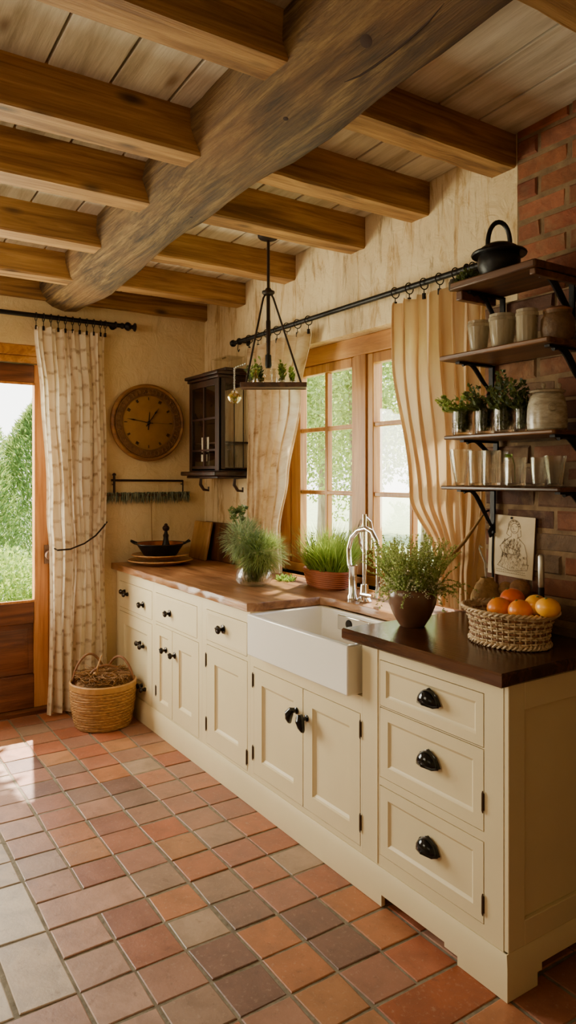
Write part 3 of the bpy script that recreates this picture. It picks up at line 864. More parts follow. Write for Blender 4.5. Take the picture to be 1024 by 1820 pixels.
# plinth
pl = thing('plinth', 'cream chamfered plinth board with bracket foot along the cabinet bottoms', 'plinth', (-3.0, 1.635, 0))
def plinth_seg(m, x0, x1, zb, x0b=None, x1b=None):
    prof = [(1.648, zb), (1.632, zb), (1.632, .098), (1.645, .126), (1.648, .126)]
    m.prism([(p[0], p[1]) for p in prof], x0, x1, 'yz')
m = MB(); plinth_seg(m, -4.596, -1.899, 0.001)
m.build('plinth_board', M['cream'], pl)
m = MB(); plinth_seg(m, -1.899, -1.60, .042); plinth_seg(m, -1.60, -1.545, .028)
pf = [(1.648, .001), (1.632, .001), (1.632, .098), (1.645, .126), (1.648, .126)]; xe = [-1.3712, -1.355, -1.355, -1.368, -1.3712]
m.add([(-1.545, p[0], p[1]) for p in pf] + [(x_, p[0], p[1]) for x_, p in zip(xe, pf)], [(0, 1, 2, 3, 4), (9, 8, 7, 6, 5)] + [(i_, i_ + 5, (i_ + 1) % 5 + 5, (i_ + 1) % 5) for i_ in range(5)])
m.build('bracket_foot', M['cream'], pl)
m = MB(); prof = [(-1.3712, 0), (-1.355, 0), (-1.355, .098), (-1.368, .126), (-1.3712, .126)]
def sideseg(ya, yb, zb):
    m.prism([(p[0], max(p[1], zb)) for p in prof], ya, yb, 'xz')
ys_ = [1.648, 1.632, 1.632, 1.645, 1.648]
m.add([(p[0], y_, max(p[1], .001)) for y_, p in zip(ys_, prof)] + [(p[0], 1.765, max(p[1], .001)) for p in prof], [(4, 3, 2, 1, 0), (5, 6, 7, 8, 9)] + [((i_ + 1) % 5, (i_ + 1) % 5 + 5, i_ + 5, i_) for i_ in range(5)])
sideseg(1.765, 1.785, .04); sideseg(1.785, 2.17, .062)
m.build('side_return', M['cream'], pl)

# ---------------------------------------------------------------- worktops
def slab(poly, z0, z1, name, mat, label, seed, chip, rnd_edge=.004):
    rnd = random.Random(seed)
    pts = []
    n = len(poly)
    for i in range(n):
        a, b = Vector(poly[i]), Vector(poly[(i + 1) % n]); L = (b - a).length
        k = max(1, int(L / .05)); nn = Vector((b.y - a.y, a.x - b.x)).normalized()
        for q in range(k):
            p = a + (b - a) * q / k
            j = 0 if q == 0 else rnd.uniform(-chip, chip)
            pts.append(p + nn * j)
    m = MB(); n = len(pts); c = rnd_edge
    cen = sum(pts, Vector((0, 0))) / n
    def inset(i, d):
        a, b, e = pts[i - 1], pts[i], pts[(i + 1) % n]
        t = (e - a).normalized(); return b + Vector((-t.y, t.x)) * d
    vs = []
    for (d, z) in ((c, z0), (0, z0 + c), (0, z1 - c), (c, z1)):
        for i in range(n):
            p = inset(i, d); jj = rnd.uniform(-chip * .35, chip * .35) if 0 < z < 9 and d == 0 else 0
            q = p + (p - inset(i, c)).normalized() * jj if d == 0 and c > 0 else p
            vs.append((q.x, q.y, z))
    fs = []
    for l in range(3):
        for i in range(n):
            j = (i + 1) % n
            fs.append((l * n + i, l * n + j, (l + 1) * n + j, (l + 1) * n + i))
    fs.append(tuple(3 * n + i for i in range(n))); fs.append(tuple(n - 1 - i for i in range(n)))
    m.add(vs, fs)
    return tag(m.build(name, mat, None, org=(cen.x, cen.y, z0), angle=40), label, 'worktop')
SX0, SX1, SY0, SY1 = -2.775, -2.046, 1.598, 2.03
slab([(-4.597, 1.612), (-2.800, 1.612), (-2.785, 1.65), (-2.76, 1.99), (-2.70, 2.012), (-2.094, 2.012), (-2.094, 2.296), (-4.597, 2.296)], .8825, .922, 'worktop', M['counter'], 'rough orange-brown wooden worktop running left of and behind the sink', 1, .004)
slab([(-2.090, 1.605), (-1.352, 1.605), (-1.352, 2.178), (-1.93, 2.178), (-1.93, 2.296), (-2.090, 2.296)], .8985, .940, 'worktop', M['counter_dark'], 'dark polished walnut worktop to the right of the sink', 2, .0008, .006)

# ---------------------------------------------------------------- sink
def build_sink():
    root = thing('farmhouse_sink', 'white ceramic apron-front farmhouse sink set between the worktops', 'sink', (-2.41, 1.8, .70))
    x0, x1, y0, y1, z0, z1 = SX0, SX1, SY0, SY1 - .021, .698, .8815
    t = .028; zb = .735
    o = [(x0, y0), (x1, y0), (x1, y1), (x0, y1)]
    i = [(x0 + t, y0 + t), (x1 - t, y0 + t), (x1 - t, y1 - t * .6), (x0 + t, y1 - t * .6)]
    ib = [(x0 + t + .015, y0 + t + .012), (x1 - t - .015, y0 + t + .012), (x1 - t - .015, y1 - t * .6 - .012), (x0 + t + .015, y1 - t * .6 - .012)]
    vs = [(*p, z0) for p in o] + [(*p, z1) for p in o] + [(*p, z1) for p in i] + [(*p, zb) for p in ib]
    fs = [(3, 2, 1, 0), (12, 13, 14, 15)]
    for a in range(4):
        b = (a + 1) % 4
        fs += [(a, b, 4 + b, 4 + a), (4 + a, 4 + b, 8 + b, 8 + a), (8 + a, 8 + b, 12 + b, 12 + a)]
    m = MB(); m.add(vs, fs); m.build('basin', M['ceramic'], root, bevel=.006, seg=3)
    d = MB(); d.lathe([(0, .0), (.030, .0), (.038, .003), (.040, .0), (.040, -.002)], (-2.40, 1.82, zb + .003), 24); d.build('drain', M['chrome'], root)
    yb = y1 - t * .6 - .004
    p = MB(); a = at(604, 1087, Y=yb); b = at(650, 1110, Y=yb)
    p.box(a.x, b.x + .04, yb - .014, yb + .001, .800, .868); p.build('overflow_plate', M['chrome'], root, bevel=.004)
    p = MB(); c = (a.x + .085, yb - .014, .834)
    p.lathe([(0, .004), (.010, .006), (.020, .004), (.022, .0), (.022, -.003)], c, 20, YOUT); p.build('overflow_cap', M['pewter'], root)
build_sink()

# ---------------------------------------------------------------- faucet
def build_faucet():
    zc = .922; Yb = 2.085
    b0 = at(648, 1080, Y=Yb); bx = b0.x
    root = thing('faucet', 'tall chrome gooseneck kitchen faucet with a looping hose behind the sink', 'faucet', (bx, Yb, zc))
    m = MB(); m.lathe([(0, 0), (.034, 0), (.036, .006), (.030, .014), (.024, .02), (.020, .05), (.018, .08)], (bx, Yb, zc), 24)
    pt = lambda px, py, y: tuple(at(px, py, Y=y))
    m.tube([(bx, Yb, zc + .07), (bx, Yb, zc + .40)], .0095, 12)
    m.build('stem', M['chrome'], root)
    c = pt(627, 1078, Yb - .02)
    m = MB(); m.lathe([(0, 0), (.026, 0), (.026, .02), (.020, .03), (.019, .15), (.021, .155), (.021, .165), (.0, .165)], (c[0], c[1], zc), 20)
    m.build('spray_holder', M['chrome'], root)
    P = [(628, 1030), (621, 1000), (620, 975), (625, 955), (636, 943), (650, 939), (662, 946), (669, 962), (672, 985), (673, 1015), (673, 1045), (671, 1062)]
    path = [pt(px, py, Yb - .02) for px, py in P]
    m = MB(); m.tube(path, [.0115] * 9 + [.012, .013, .013], 14); m.build('spout', M['chrome'], root)
    P = [(650, 990), (640, 965), (638, 940), (643, 925), (651, 921), (658, 928), (661, 945), (662, 965)]
    m = MB(); m.tube([pt(px, py, Yb + .05) for px, py in P], .0085, 10); m.build('hose_loop', M['chrome'], root)
    a = pt(656, 972, Yb)
    m = MB(); m.tube([(a[0], a[1], zc + .24), (a[0], a[1], zc + .335)], [.013, .013], 14); m.build('spray_head', M['chrome'], root)
    m = MB(); h = pt(640, 1072, Yb - .03); m.tube([(h[0], h[1] + .01, zc + .03), (h[0] + .05, h[1] - .03, zc + .045), (h[0] + .12, h[1] - .03, zc + .05)], [.012, .009, .007], 10); m.build('lever', M['chrome'], root)
build_faucet()

# ---------------------------------------------------------------- curtains
def curtain(name, label, mat, P, axis, pleats, amp, rows, rod_p, seed, ring_ts, group, ring_r=.0245, ring_ax=None, tie=None):
    """rows: list of (z, a_left, a_right, depth_amp); P = fixed plane coordinate; axis 'x': runs in X at Y=P; 'y': runs in Y at X=P"""
    rnd = random.Random(seed); nu = pleats * 12; nv = 60
    zs = [r[0] for r in rows]
    def interp(z, k):
        for i in range(len(rows) - 1):
            if zs[i] >= z >= zs[i + 1]:
                t = (zs[i] - z) / (zs[i] - zs[i + 1] + 1e-9); t = t * t * (3 - 2 * t)
                return rows[i][k] * (1 - t) + rows[i + 1][k] * t
        return rows[-1][k]
    ph = [rnd.uniform(-.5, .5) for _ in range(pleats + 2)]; am = [rnd.uniform(.6, 1.25) for _ in range(pleats + 2)]
    m = MB(); uv = []; vs = []
    sgn = -1 if axis == 'x' else 1
    W = sum(am)
    for j in range(nv + 1):
        z = zs[0] + (zs[-1] - zs[0]) * j / nv
        a, b, A = interp(z, 1), interp(z, 2), interp(z, 3)
        for i in range(nu + 1):
            u_ = i / nu; s_ = u_ * pleats; k = int(min(s_, pleats - 1e-6)); fr = s_ - k
            w_ = am[k] * (1 - fr) + am[k + 1] * fr; p_ = ph[k] * (1 - fr) + ph[k + 1] * fr
            dep = A * w_ * (math.sin(2 * PI * s_ + p_ + .35 * math.sin(z * 2.2 + k)) + .10 * math.sin(6 * PI * s_ + 2 * p_ + z * 1.7))
            side = a + (b - a) * u_ + .012 * math.sin(4 * PI * s_ + p_) * min(1, A / .03) + .006 * math.sin(z * 5 + k * 1.3)
            if j == 0: dep *= .8
            dep += .004 * math.sin(z * 9 + i * .4)
            zz = z - (.012 * abs(math.sin(PI * s_ * len(ring_ts) / pleats)) if j == 0 else 0)
            vs.append((side, P + sgn * dep, zz) if axis == 'x' else (P + sgn * dep, side, zz))
            uv.append((u_ * pleats * .1, z * 1.0))
    fs = [(j * (nu + 1) + i, j * (nu + 1) + i + 1, (j + 1) * (nu + 1) + i + 1, (j + 1) * (nu + 1) + i) for j in range(nv) for i in range(nu)]
    m.add(vs, fs)
    cen = ((rows[0][1] + rows[0][2]) / 2, P) if axis == 'x' else (P, (rows[0][1] + rows[0][2]) / 2)
    root = thing(name, label, 'curtain', (cen[0], cen[1], zs[-1]), group)
    m.build('drape', mat, root, uv=uv, angle=80)
    zr = rod_p
    for t in ring_ts:
        a_ = rows[0][1] + (rows[0][2] - rows[0][1]) * t
        r = MB(); c = (a_, P, zr) if axis == 'x' else (P, a_, zr)
        ax = (Vector((0, 1, 0)), Vector((0, 0, 1)), Vector((1, 0, 0))) if axis == 'x' else (Vector((1, 0, 0)), Vector((0, 0, 1)), Vector((0, 1, 0)))
        r.torus((c[0], c[1], c[2] - ring_r * .24), ring_r, .0028, ax, 18, 6)
        zb = zs[0] + .004
        if zr - ring_r * 1.24 > zb: r.tube([(c[0], c[1], c[2] - ring_r * 1.24), (c[0], c[1], zb - .012)], .0025, 6)
        r.box(c[0] - .006, c[0] + .006, c[1] - .006, c[1] + .006, zb - .03, zb - .004)
        r.build('ring', M['iron'], root)
    return root
RODZ, RODY = 2.352, 2.232
cl = curtain('curtain', 'faded floral linen curtain hanging between the dark wall cabinet and the window', M['cur_faded'], RODY, 'x', 6, .028,
             [(2.30, -3.86, -3.19, .026), (1.955, -3.845, -3.29, .030), (1.484, -3.85, -3.44, .03), (1.17, -3.86, -3.52, .03), (.928, -3.86, -3.50, .03)], RODZ, 3, [.02, .18, .34, .5, .66, .82, .98], 'window curtains')
cr = curtain('curtain', 'plain tan linen curtain tied back between the window and the brick wall', M['cur_plain'], RODY, 'x', 7, .028,
             [(2.305, -2.51, -1.985, .026), (2.03, -2.50, -1.985, .032), (1.41, -2.385, -1.985, .032), (1.17, -2.235, -2.02, .028), (1.10, -2.225, -2.03, .026), (.945, -2.21, -2.03, .028)], RODZ, 8, [.02, .2, .38, .56, .74, .92], 'window curtains')
t = MB(); pts = [at(782, 988, Y=2.185), at(790, 990, Y=2.178), at(806, 983, Y=2.172), at(826, 962, Y=2.170), at(843, 938, Y=2.165), at(862, 910, Y=2.165)]
t.tube(pts, [.010, .016, .015, .010, .007, .005], 10, flat=.6); t.tube([at(782, 988, Y=2.185), at(784, 986, Y=2.24), at(800, 985, Y=2.28)], .007, 8)
t.build('tieback', M['rope'], cr)
t = MB(); h = at(862, 910, Y=2.165); t.tube([(h.x, h.y, h.z), (h.x + .004, 2.184, h.z + .006)], .004, 8); t.build('tieback_hook', M['iron'], cr)
DX = -4.535
cd = curtain('curtain', 'cream curtain with a brown birch-bark print, tied back beside the glazed door', M['cur_birch'], DX, 'y', 6, .028,
             [(2.425, 1.105, 1.555, .020), (2.0, 1.145, 1.56, .022), (1.3, 1.172, 1.56, .024), (1.0, 1.195, 1.555, .024), (.85, 1.195, 1.56, .026), (.015, 1.175, 1.57, .030)], 2.485, 5, [.02, .12, .22, .32, .42, .52, .62, .72, .82, .92, .99], None, .0255)
t = MB(); t.tube([at(97, 975, X=-4.53), at(102, 978, X=-4.498), at(125, 976, X=-4.49), at(150, 966, X=-4.49), at(170, 952, X=-4.49), at(184, 936, X=-4.50), at(188, 930, X=-4.55), at(190, 928, X=-4.60)], .0055, 8)
t.build('tieback', M['iron_brown'], cd)

# rods
XAX = (Vector((0, 1, 0)), Vector((0, 0, 1)), Vector((1, 0, 0)))
YAX = (Vector((1, 0, 0)), Vector((0, 0, 1)), Vector((0, 1, 0)))
r = thing('curtain_rod', 'black iron curtain rod over the window, running behind the top shelf', 'curtain rod', (-3.1, RODY, RODZ), 'curtain rods')
m = MB(); m.tube([(-4.03, RODY, RODZ), (-1.95, RODY, RODZ)], .0135, 12); m.build('pole', M['iron'], r)
m = MB(); m.lathe([(0, -.03), (.016, -.03), (.022, -.02), (.022, -.008), (.014, 0), (.014, .012)], (-4.04, RODY, RODZ), 16, XAX); m.build('finial', M['iron'], r)
for x in (-3.97, -2.06):
    m = MB(); m.tube([(x, RODY, RODZ), (x, RODY + .03, RODZ - .002), (x, YW - .002, RODZ)], .007, 8); m.lathe([(0, 0), (.024, 0), (.024, .006), (0, .006)], (x, YW - .007, RODZ), 14, YAX); m.torus((x, RODY, RODZ), .018, .004, XAX); m.build('bracket', M['iron'], r)
# slim hook hanging at left end, under the finial
m = MB(); m.tube([(-3.965, RODY - .012, RODZ - .012), (-3.965, RODY - .016, RODZ - .05), (-3.95, RODY - .018, RODZ - .07), (-3.935, RODY - .02, RODZ - .058)], .003, 6); m.build('hook', M['iron'], r)
r = thing('curtain_rod', 'black iron curtain rod above the door, with a twisted finial', 'curtain rod', (DX, .8, 2.485), 'curtain rods')
m = MB(); m.tube([(DX, -.7, 2.487), (DX, 1.665, 2.485)], .0145, 12); m.build('pole', M['iron'], r)
m = MB(); m.lathe([(.013, -.02), (.020, -.01), (.020, .0), (.012, .01), (.026, .022), (.030, .036), (.024, .05), (.012, .058), (.016, .07), (.028, .078), (.030, .085), (.0, .086)], (DX, 1.67, 2.485), 8, YAX); m.build('finial', M['iron'], r)
for y in (1.62, -.6):
    m = MB(); m.tube([(DX, y, 2.485), (DX - .03, y, 2.483), (XL + .002, y, 2.485)], .007, 8); m.lathe([(0, 0), (.022, 0), (.022, .006), (0, .006)], (XL + .001, y, 2.485), 14, XAX); m.torus((DX, y, 2.485), .019, .005, YAX); m.build('bracket', M['iron'], r)

# ---------------------------------------------------------------- clock
def build_clock():
    c = Vector((XL + .012, 1.862, 1.857)); R = .262
    A = (Vector((0, 1, 0)), Vector((0, 0, 1)), Vector((1, 0, 0)))
    root = thing('wall_clock', 'round carved brown wooden clock on the plaster wall', 'clock', c)
    m = MB(); m.lathe([(0, -.010), (R - .01, -.010), (R, 0), (R, .022), (R - .012, .034), (R - .022, .030), (R - .028, .020), (0, .020)], c, 64, A); m.build('rim', M['clock_wood'], root)
    m = MB(); rnd = random.Random(2)
    m.lathe([(R - .028, .0195), (R - .032, .026), (R - .066, .027), (R - .070, .0195)], c, 64, A)
    for k in range(90):
        th = 2 * PI * k / 90; r0 = R - .036; r1 = R - .063
        p = lambda r, t_, h=.028: c + A[0] * r * math.cos(t_) + A[1] * r * math.sin(t_) + A[2] * h
        m.tube([p(r0, th), p((r0 + r1) / 2, th + .05 * (-1) ** k, .031), p(r1, th + rnd.uniform(-.04, .04))], .0032, 5)
    m.torus(c + A[2] * .026, R - .033, .004, A, 64); m.torus(c + A[2] * .026, R - .068, .004, A, 64); m.torus(c + A[2] * .026, R - .075, .003, A, 64)
    m.build('carved_band', plain('carved_brown', '7d5528', .65, 0, .5, 30), root)
    m = MB(); m.lathe([(R - .08, .0205), (R - .085, .022), (0, .023)], c, 48, A); m.build('face', plain('clock_face', 'a07434', .6, 0, .4, 8), root)
    for k in range(12):
        m = MB(); th = 2 * PI * k / 12
        p = lambda r, t_: c + A[0] * r * math.cos(t_) + A[1] * r * math.sin(t_) + A[2] * .0245
        rr = R - .100
        for q in range(1 + k % 3):
            dt = (q - (k % 3) / 2) * .045
            m.tube([p(rr - .010, th + dt), p(rr + .010, th + dt)], .0026, 5)
        m.build('numeral', M['cast'], root)
    def hand(th, L, w, tail=.03, spade=True):
        d = A[0] * math.cos(th) + A[1] * math.sin(th); b = c + A[2] * .028
        m = MB(); m.tube([b - d * tail, b, b + d * L * .55, b + d * L * .6, b + d * L * .72, b + d * L * .85, b + d * L], [w, w, w * .8, w * .9, w * (2.6 if spade else .7), w * .7, w * .3], 8, flat=.35)
        m.build('hand', M['cast'], root)
    hand(PI - .05 - .1, .155, .0055); hand(.95, .12, .006); hand(PI / 2 - .08, .075, .004, .05, False); hand(-.02, .165, .0018, .05, False)
    m = MB(); m.lathe([(.011, .024), (.011, .033), (.006, .037), (0, .037)], c, 16, A); m.build('hub', M['cast'], root)
build_clock()

# ---------------------------------------------------------------- herb rack on the left wall
def build_rack():
    x = XL + .03
    root = thing('herb_rack', 'black iron wall rack with a grey-green fringe of drying herbs, below the clock', 'herb rack', (x, 1.88, 1.40))
    a, b = at(203, 853, X=x), at(325, 858, X=x)
    m = MB(); m.tube([(x, a.y - .02, 1.468), (x, b.y, 1.462)], .0075, 8)
    m.tube([(x, b.y, 1.467), (x, b.y, 1.365)], .005, 8); m.tube([(x, a.y, 1.50), (x, a.y, 1.365)], .0085, 8); m.lathe([(0, 0), (.014, .006), (.010, .018), (0, .022)], (x, a.y, 1.495), 10)
    m.tube([(x, a.y, 1.44), (XL + .001, a.y, 1.44)], .005, 6); m.tube([(x, b.y, 1.44), (XL + .001, b.y, 1.44)], .005, 6)
    m.build('bar', M['iron_brown'], root, bevel=0)
    m = MB(); m.tube([(x, a.y - .045, 1.372), (x, b.y + .045, 1.362)], .007, 8); m.build('rail', M['board_dark'], root)
    rnd = random.Random(4); m = MB()
    for k in range(430):
        y = a.y - .045 + (b.y - a.y + .09) * rnd.random()
        m.blade((x + rnd.uniform(-.012, .014), y, 1.385 + rnd.uniform(-.008, .004)), (rnd.uniform(-.1, .2), rnd.uniform(-.35, .35), -1), rnd.uniform(.055, .085), rnd.uniform(.006, .013), .1, 2, rnd)
    m.build('herb_fringe', M['leaf_dry'], root)
    m = MB(); c = at(268, 900, X=x); e = at(273, 968, X=x + .02)
    m.tube([(x, c.y, 1.365), (x + .004, c.y + .003, 1.25), (x - .012, e.y, 1.12), (x - .016, e.y + .004, 1.056)], .003, 6); m.build('twine', M['rope'], root)
build_rack()

# ---------------------------------------------------------------- wall cabinet
def build_wall_cabinet():
    X0, X1, Y0, Y1, Z0, Z1 = -4.19, -3.905, 2.05, 2.297, 1.525, 2.125
    X0 = -4.32
    root = thing('wall_cabinet', 'dark glazed wall cabinet hanging in the corner beside the faded curtain', 'wall cabinet', (-4.1, 2.2, Z0))
    m = MB(); t = .018
    m.box(X0, X0 + t, Y0 + .02, Y1, Z0, Z1); m.box(X0, X1, Y1 - .012, Y1, Z1 - .05, Z1); m.box(X0, X1, Y0, Y1, Z0, Z0 + t); m.box(X0, X1, Y0, Y1, Z1 - t, Z1); m.box(X0 + t, X1 - t, Y0 + .03, Y1 - .012, 1.70, 1.712)
    m.build('carcass', M['cabinet_dark'], root, bevel=.002)
    m = MB(); m.box(X0 - .03, X1 + .02, Y0 - .025, Y1, Z1, Z1 + .022); m.box(X0 - .015, X1 + .008, Y0 - .012, Y1, Z1 - .02, Z1); m.box(X0 + .10, X1 + .01, Y0 + .04, Y1, Z1 + .022, Z1 + .045); m.build('cornice', M['cabinet_dark'], root, bevel=.006)
    m = MB(); m.box(X0 - .06, X1 + .02, Y0 - .04, Y1, Z0 - .028, Z0); m.box(X0 - .02, X1 + .01, Y0 - .015, Y1, Z0 - .045, Z0 - .028); m.build('base_moulding', M['cabinet_dark'], root, bevel=.008, seg=3)
    m = MB(); fw = .038; z0, z1 = Z0 + .004, Z1 - .022
    m.box(X0, X0 + fw, Y0 - .002, Y0 + .018, z0, z1); m.box(X1 - .05, X1, Y0 - .002, Y0 + .018, z0, z1); m.box(X0 + fw, X1 - .05, Y0, Y0 + .018, z1 - .04, z1); m.box(X0 + fw, X1 - .05, Y0, Y0 + .018, z0, z0 + .03)
    fd = m.build('cabinet_door', M['cabinet_dark'], root, bevel=.002)
    m = MB(); mx = (X0 + fw + X1 - .05) / 2; m.box(mx - .008, mx + .008, Y0 + .002, Y0 + .016, z0 + .03, z1 - .04)
    for z in (1.66, 1.86): m.box(X0 + fw, X1 - .05, Y0 + .003, Y0 + .015, z - .006, z + .006)
    m.build('glazing_bar', M['cabinet_dark'], fd)
    m = MB(); m.add([(X0 + fw, Y0 + .01, z0), (X1 - .05, Y0 + .01, z0), (X1 - .05, Y0 + .01, z1), (X0 + fw, Y0 + .01, z1)], [(0, 1, 2, 3)]); m.build('pane', M['glass'], fd)
    m = MB(); m.box(X1 - .018, X1, Y0 + .002, Y0 + .045, z0, z1 + .004); m.box(X1 - .018, X1, Y1 - .03, Y1, z0, z1 + .004); m.box(X1 - .018, X1, Y0 + .045, Y1 - .03, z1 - .03, z1 + .004); m.box(X1 - .018, X1, Y0 + .045, Y1 - .03, z0, z0 + .02)
    sf = m.build('side_frame', M['cabinet_dark'], root, bevel=.002)
    m = MB()
    for y in (Y0 + .11, Y0 + .175): m.box(X1 - .006, X1 - .001, y - .002, y + .002, z0 + .02, z1 - .03)
    m.build('side_lead', M['pewter'], sf)
    m = MB(); m.add([(X1 - .008, Y0 + .045, z0), (X1 - .008, Y1 - .03, z0), (X1 - .008, Y1 - .03, z1), (X1 - .008, Y0 + .045, z1)], [(0, 1, 2, 3)]); m.build('pane', M['glass'], sf)
    for (x, y) in ((X1 - .012, 2.17), (X0 + .03, 2.12)):
        m = MB(); m.tube([(x, y + .1, Z0 - .035), (x, y, Z0 - .04), (x, y - .005, Z0 - .085), (x, y + .02, Z0 - .12), (x, y + .055, Z0 - .125), (x, y + .055, Z0 - .10)], [.010, .012, .011, .010, .009, .006], 6); m.build('bracket', M['cabinet_dark'], root)
    # contents
    m = MB(); m.box(X0 + .055, X0 + .125, 2.085, 2.088, 1.712, 1.80)
    k = at(365, 787, Y=2.075); m = MB(); m.box(k.x - .05, k.x + .05, 2.073, 2.076, 1.65, 1.745)
    o = m.build('card', M['paper_white'], None, org=(k.x, 2.07, 1.65)); tag(o, 'small white card standing behind the glass of the wall cabinet', 'card')
    n = MB(); rnd = random.Random(1)
    for q in range(9): n.blob((k.x + rnd.uniform(-.02, .035), 2.072, 1.69 + rnd.uniform(0, .05)), .004, 1, .3, 1, 6, 5)
    n.build('ink_marks', M['cast'], o)
    s = MB(); s.box(k.x - .055, k.x + .055, 2.075, 2.15, 1.5435, 1.65); 
    o.location.z += 0
    o2 = thing('storage_tin', 'low grey tin with a white band inside the wall cabinet, under the card', 'tin', (k.x, 2.11, 1.5435))
    s.build('tin_body', M['pewter'], o2, bevel=.006)
    s = MB(); s.box(k.x - .056, k.x + .03, 2.0735, 2.0755, 1.59, 1.635); s.build('band', M['paper_white'], o2)
    # glass box on top
    bx = thing('glass_box', 'small clear glass box on top of the dark wall cabinet', 'glass box', (-4.05, 2.2, Z1 + .0455))
    z = Z1 + .0455; a, b, c, d = -4.12, -3.93, 2.13, 2.23
    m = MB(); m.box(a, b, c, d, z, z + .075); m.build('glass_body', M['glass'], bx)
    m = MB(); m.box(a - .015, b + .01, c - .01, d + .01, z + .075, z + .079); m.build('lid', M['glass'], bx)
    m = MB(); m.tube([(a + .02, c + .05, z + .085), (a + .06, c + .05, z + .087)], .006, 8); m.build('lid_handle', M['pewter'], bx)
build_wall_cabinet()

# ---------------------------------------------------------------- foliage makers
def rdir(rnd, up=.3, spread=1):
    th = rnd.uniform(0, 2 * PI); return Vector((math.cos(th) * spread, math.sin(th) * spread, up))
def bush(c, n, h, spread, leaf, w, dens, rnd, droop=.0, stemr=.0012, base_r=.03, up=1.0):
    """stems with small leaves; returns (stems, leaves) meshes"""
    ms, ml = MB(), MB(); c = Vector(c)
    for i in range(n):
        th = rnd.uniform(0, 2 * PI); rr = base_r * math.sqrt(rnd.random())
        p = c + Vector((math.cos(th) * rr, math.sin(th) * rr, 0)); L = h * rnd.uniform(.55, 1.1)
        d = Vector((math.cos(th) * spread * rnd.uniform(.2, 1), math.sin(th) * spread * rnd.uniform(.2, 1), up)).normalized()
        pts = [p.copy()]; k = 6; cur = p.copy()
        for j in range(k):
            d = (d + Vector((rnd.uniform(-.18, .18), rnd.uniform(-.18, .18), rnd.uniform(-.12, .12) - droop * (j / k)))).normalized()
            cur = cur + d * L / k; pts.append(cur.copy())
        ms.tube(pts, [stemr * (1 - .6 * j / k) for j in range(k + 1)], 4, cap=False)
        for q in range(dens):
            t_ = rnd.uniform(.12, 1.0) * k; j = min(int(t_), k - 1); f = t_ - j
            pp = pts[j].lerp(pts[j + 1], f)
            dd = (rdir(rnd, rnd.uniform(-.2, .9)) + (pts[j + 1] - pts[j]).normalized() * .6)
            ml.leaf(pp, dd, leaf * rnd.uniform(.6, 1.25), w * rnd.uniform(.7, 1.2), .2, rnd)
    return ms, ml

# ---------------------------------------------------------------- counter objects, left side
ZC = .9222
def vase_plant():
    rnd = random.Random(21); D_ = Vector((RT[0], RT[1], 0))
    b = at(450, 1043, Z=ZC); c = Vector((b.x - .05, b.y + .035, ZC))
    root = thing('glass_vase', 'round clear glass vase filled with bushy feathery herbs on the brown worktop', 'vase of herbs', c)
    m = MB(); m.lathe([(0, .006), (.05, .004), (.062, .0), (.085, .012), (.098, .035), (.098, .055), (.085, .085), (.072, .105), (.078, .135), (.095, .17), (.098, .172), (.092, .17), (.074, .135), (.068, .105), (.081, .085), (.094, .055), (.094, .036), (.08, .016), (.0, .012)], c, 36, rib=lambda th, z: 1 + .012 * math.sin(th * 18))
    m.build('glass_body', M['vase_glass'], root)
    m = MB()
    for k in range(150):
        th = rnd.uniform(0, 6.28); r0 = .05 * rnd.random()
        p = c + Vector((math.cos(th) * r0, math.sin(th) * r0, .02)); e = c + Vector((math.cos(th + rnd.uniform(-1, 1)) * .062, math.sin(th + rnd.uniform(-1, 1)) * .062, .16))
        m.tube([p, (p + e) / 2 + Vector((rnd.uniform(-.01, .01), rnd.uniform(-.01, .01), 0)), e], .0013, 4, cap=False)
    m.build('stems', M['stem'], root)
    ok = lambda v: v[1] < 2.19 and v[2] > ZC + .02 and (v[0] < -3.085 or v[1] < 2.0)
    lobes = [(c + D_ * .035 + Vector((0, 0, .175)), .155, .115, 3600), (c - D_ * .055 + Vector((0, 0, .245)), .125, .115, 1900)]
    for i, (lc, rw, rh, n) in enumerate(lobes):
        leaves = MB()
        for k in range(n):
            d = Vector((rnd.gauss(0, 1), rnd.gauss(0, 1), rnd.gauss(.15, .9))).normalized()
            p = lc + Vector((d.x * rw * .8, d.y * rw * .8, d.z * rh * .8)) * rnd.random() ** .4
            dd = d + Vector((rnd.uniform(-.5, .5), rnd.uniform(-.5, .5), rnd.uniform(-.1, .6)))
            leaves.blade(p, dd, rnd.uniform(.03, .075), rnd.uniform(.0028, .0048), rnd.uniform(.2, 1.0), 3, rnd)
        leaves.keep(ok)
        leaves.build(['feathery_foliage', 'grey_foliage'][i], [M['leaf_dill'], leafm('grey_green_leaves', '5c7350', 'a6b488', .3)][i], root)
    top = c - D_ * .075 + Vector((0, 0, .32))
    ms, ml = bush(top, 8, .115, .35, .026, .02, 12, rnd, 0, .002, .025)
    ms.build('sprig_stem', M['stem'], root); ml.build('dark_leaves', M['leaf_dark'], root)
vase_plant()

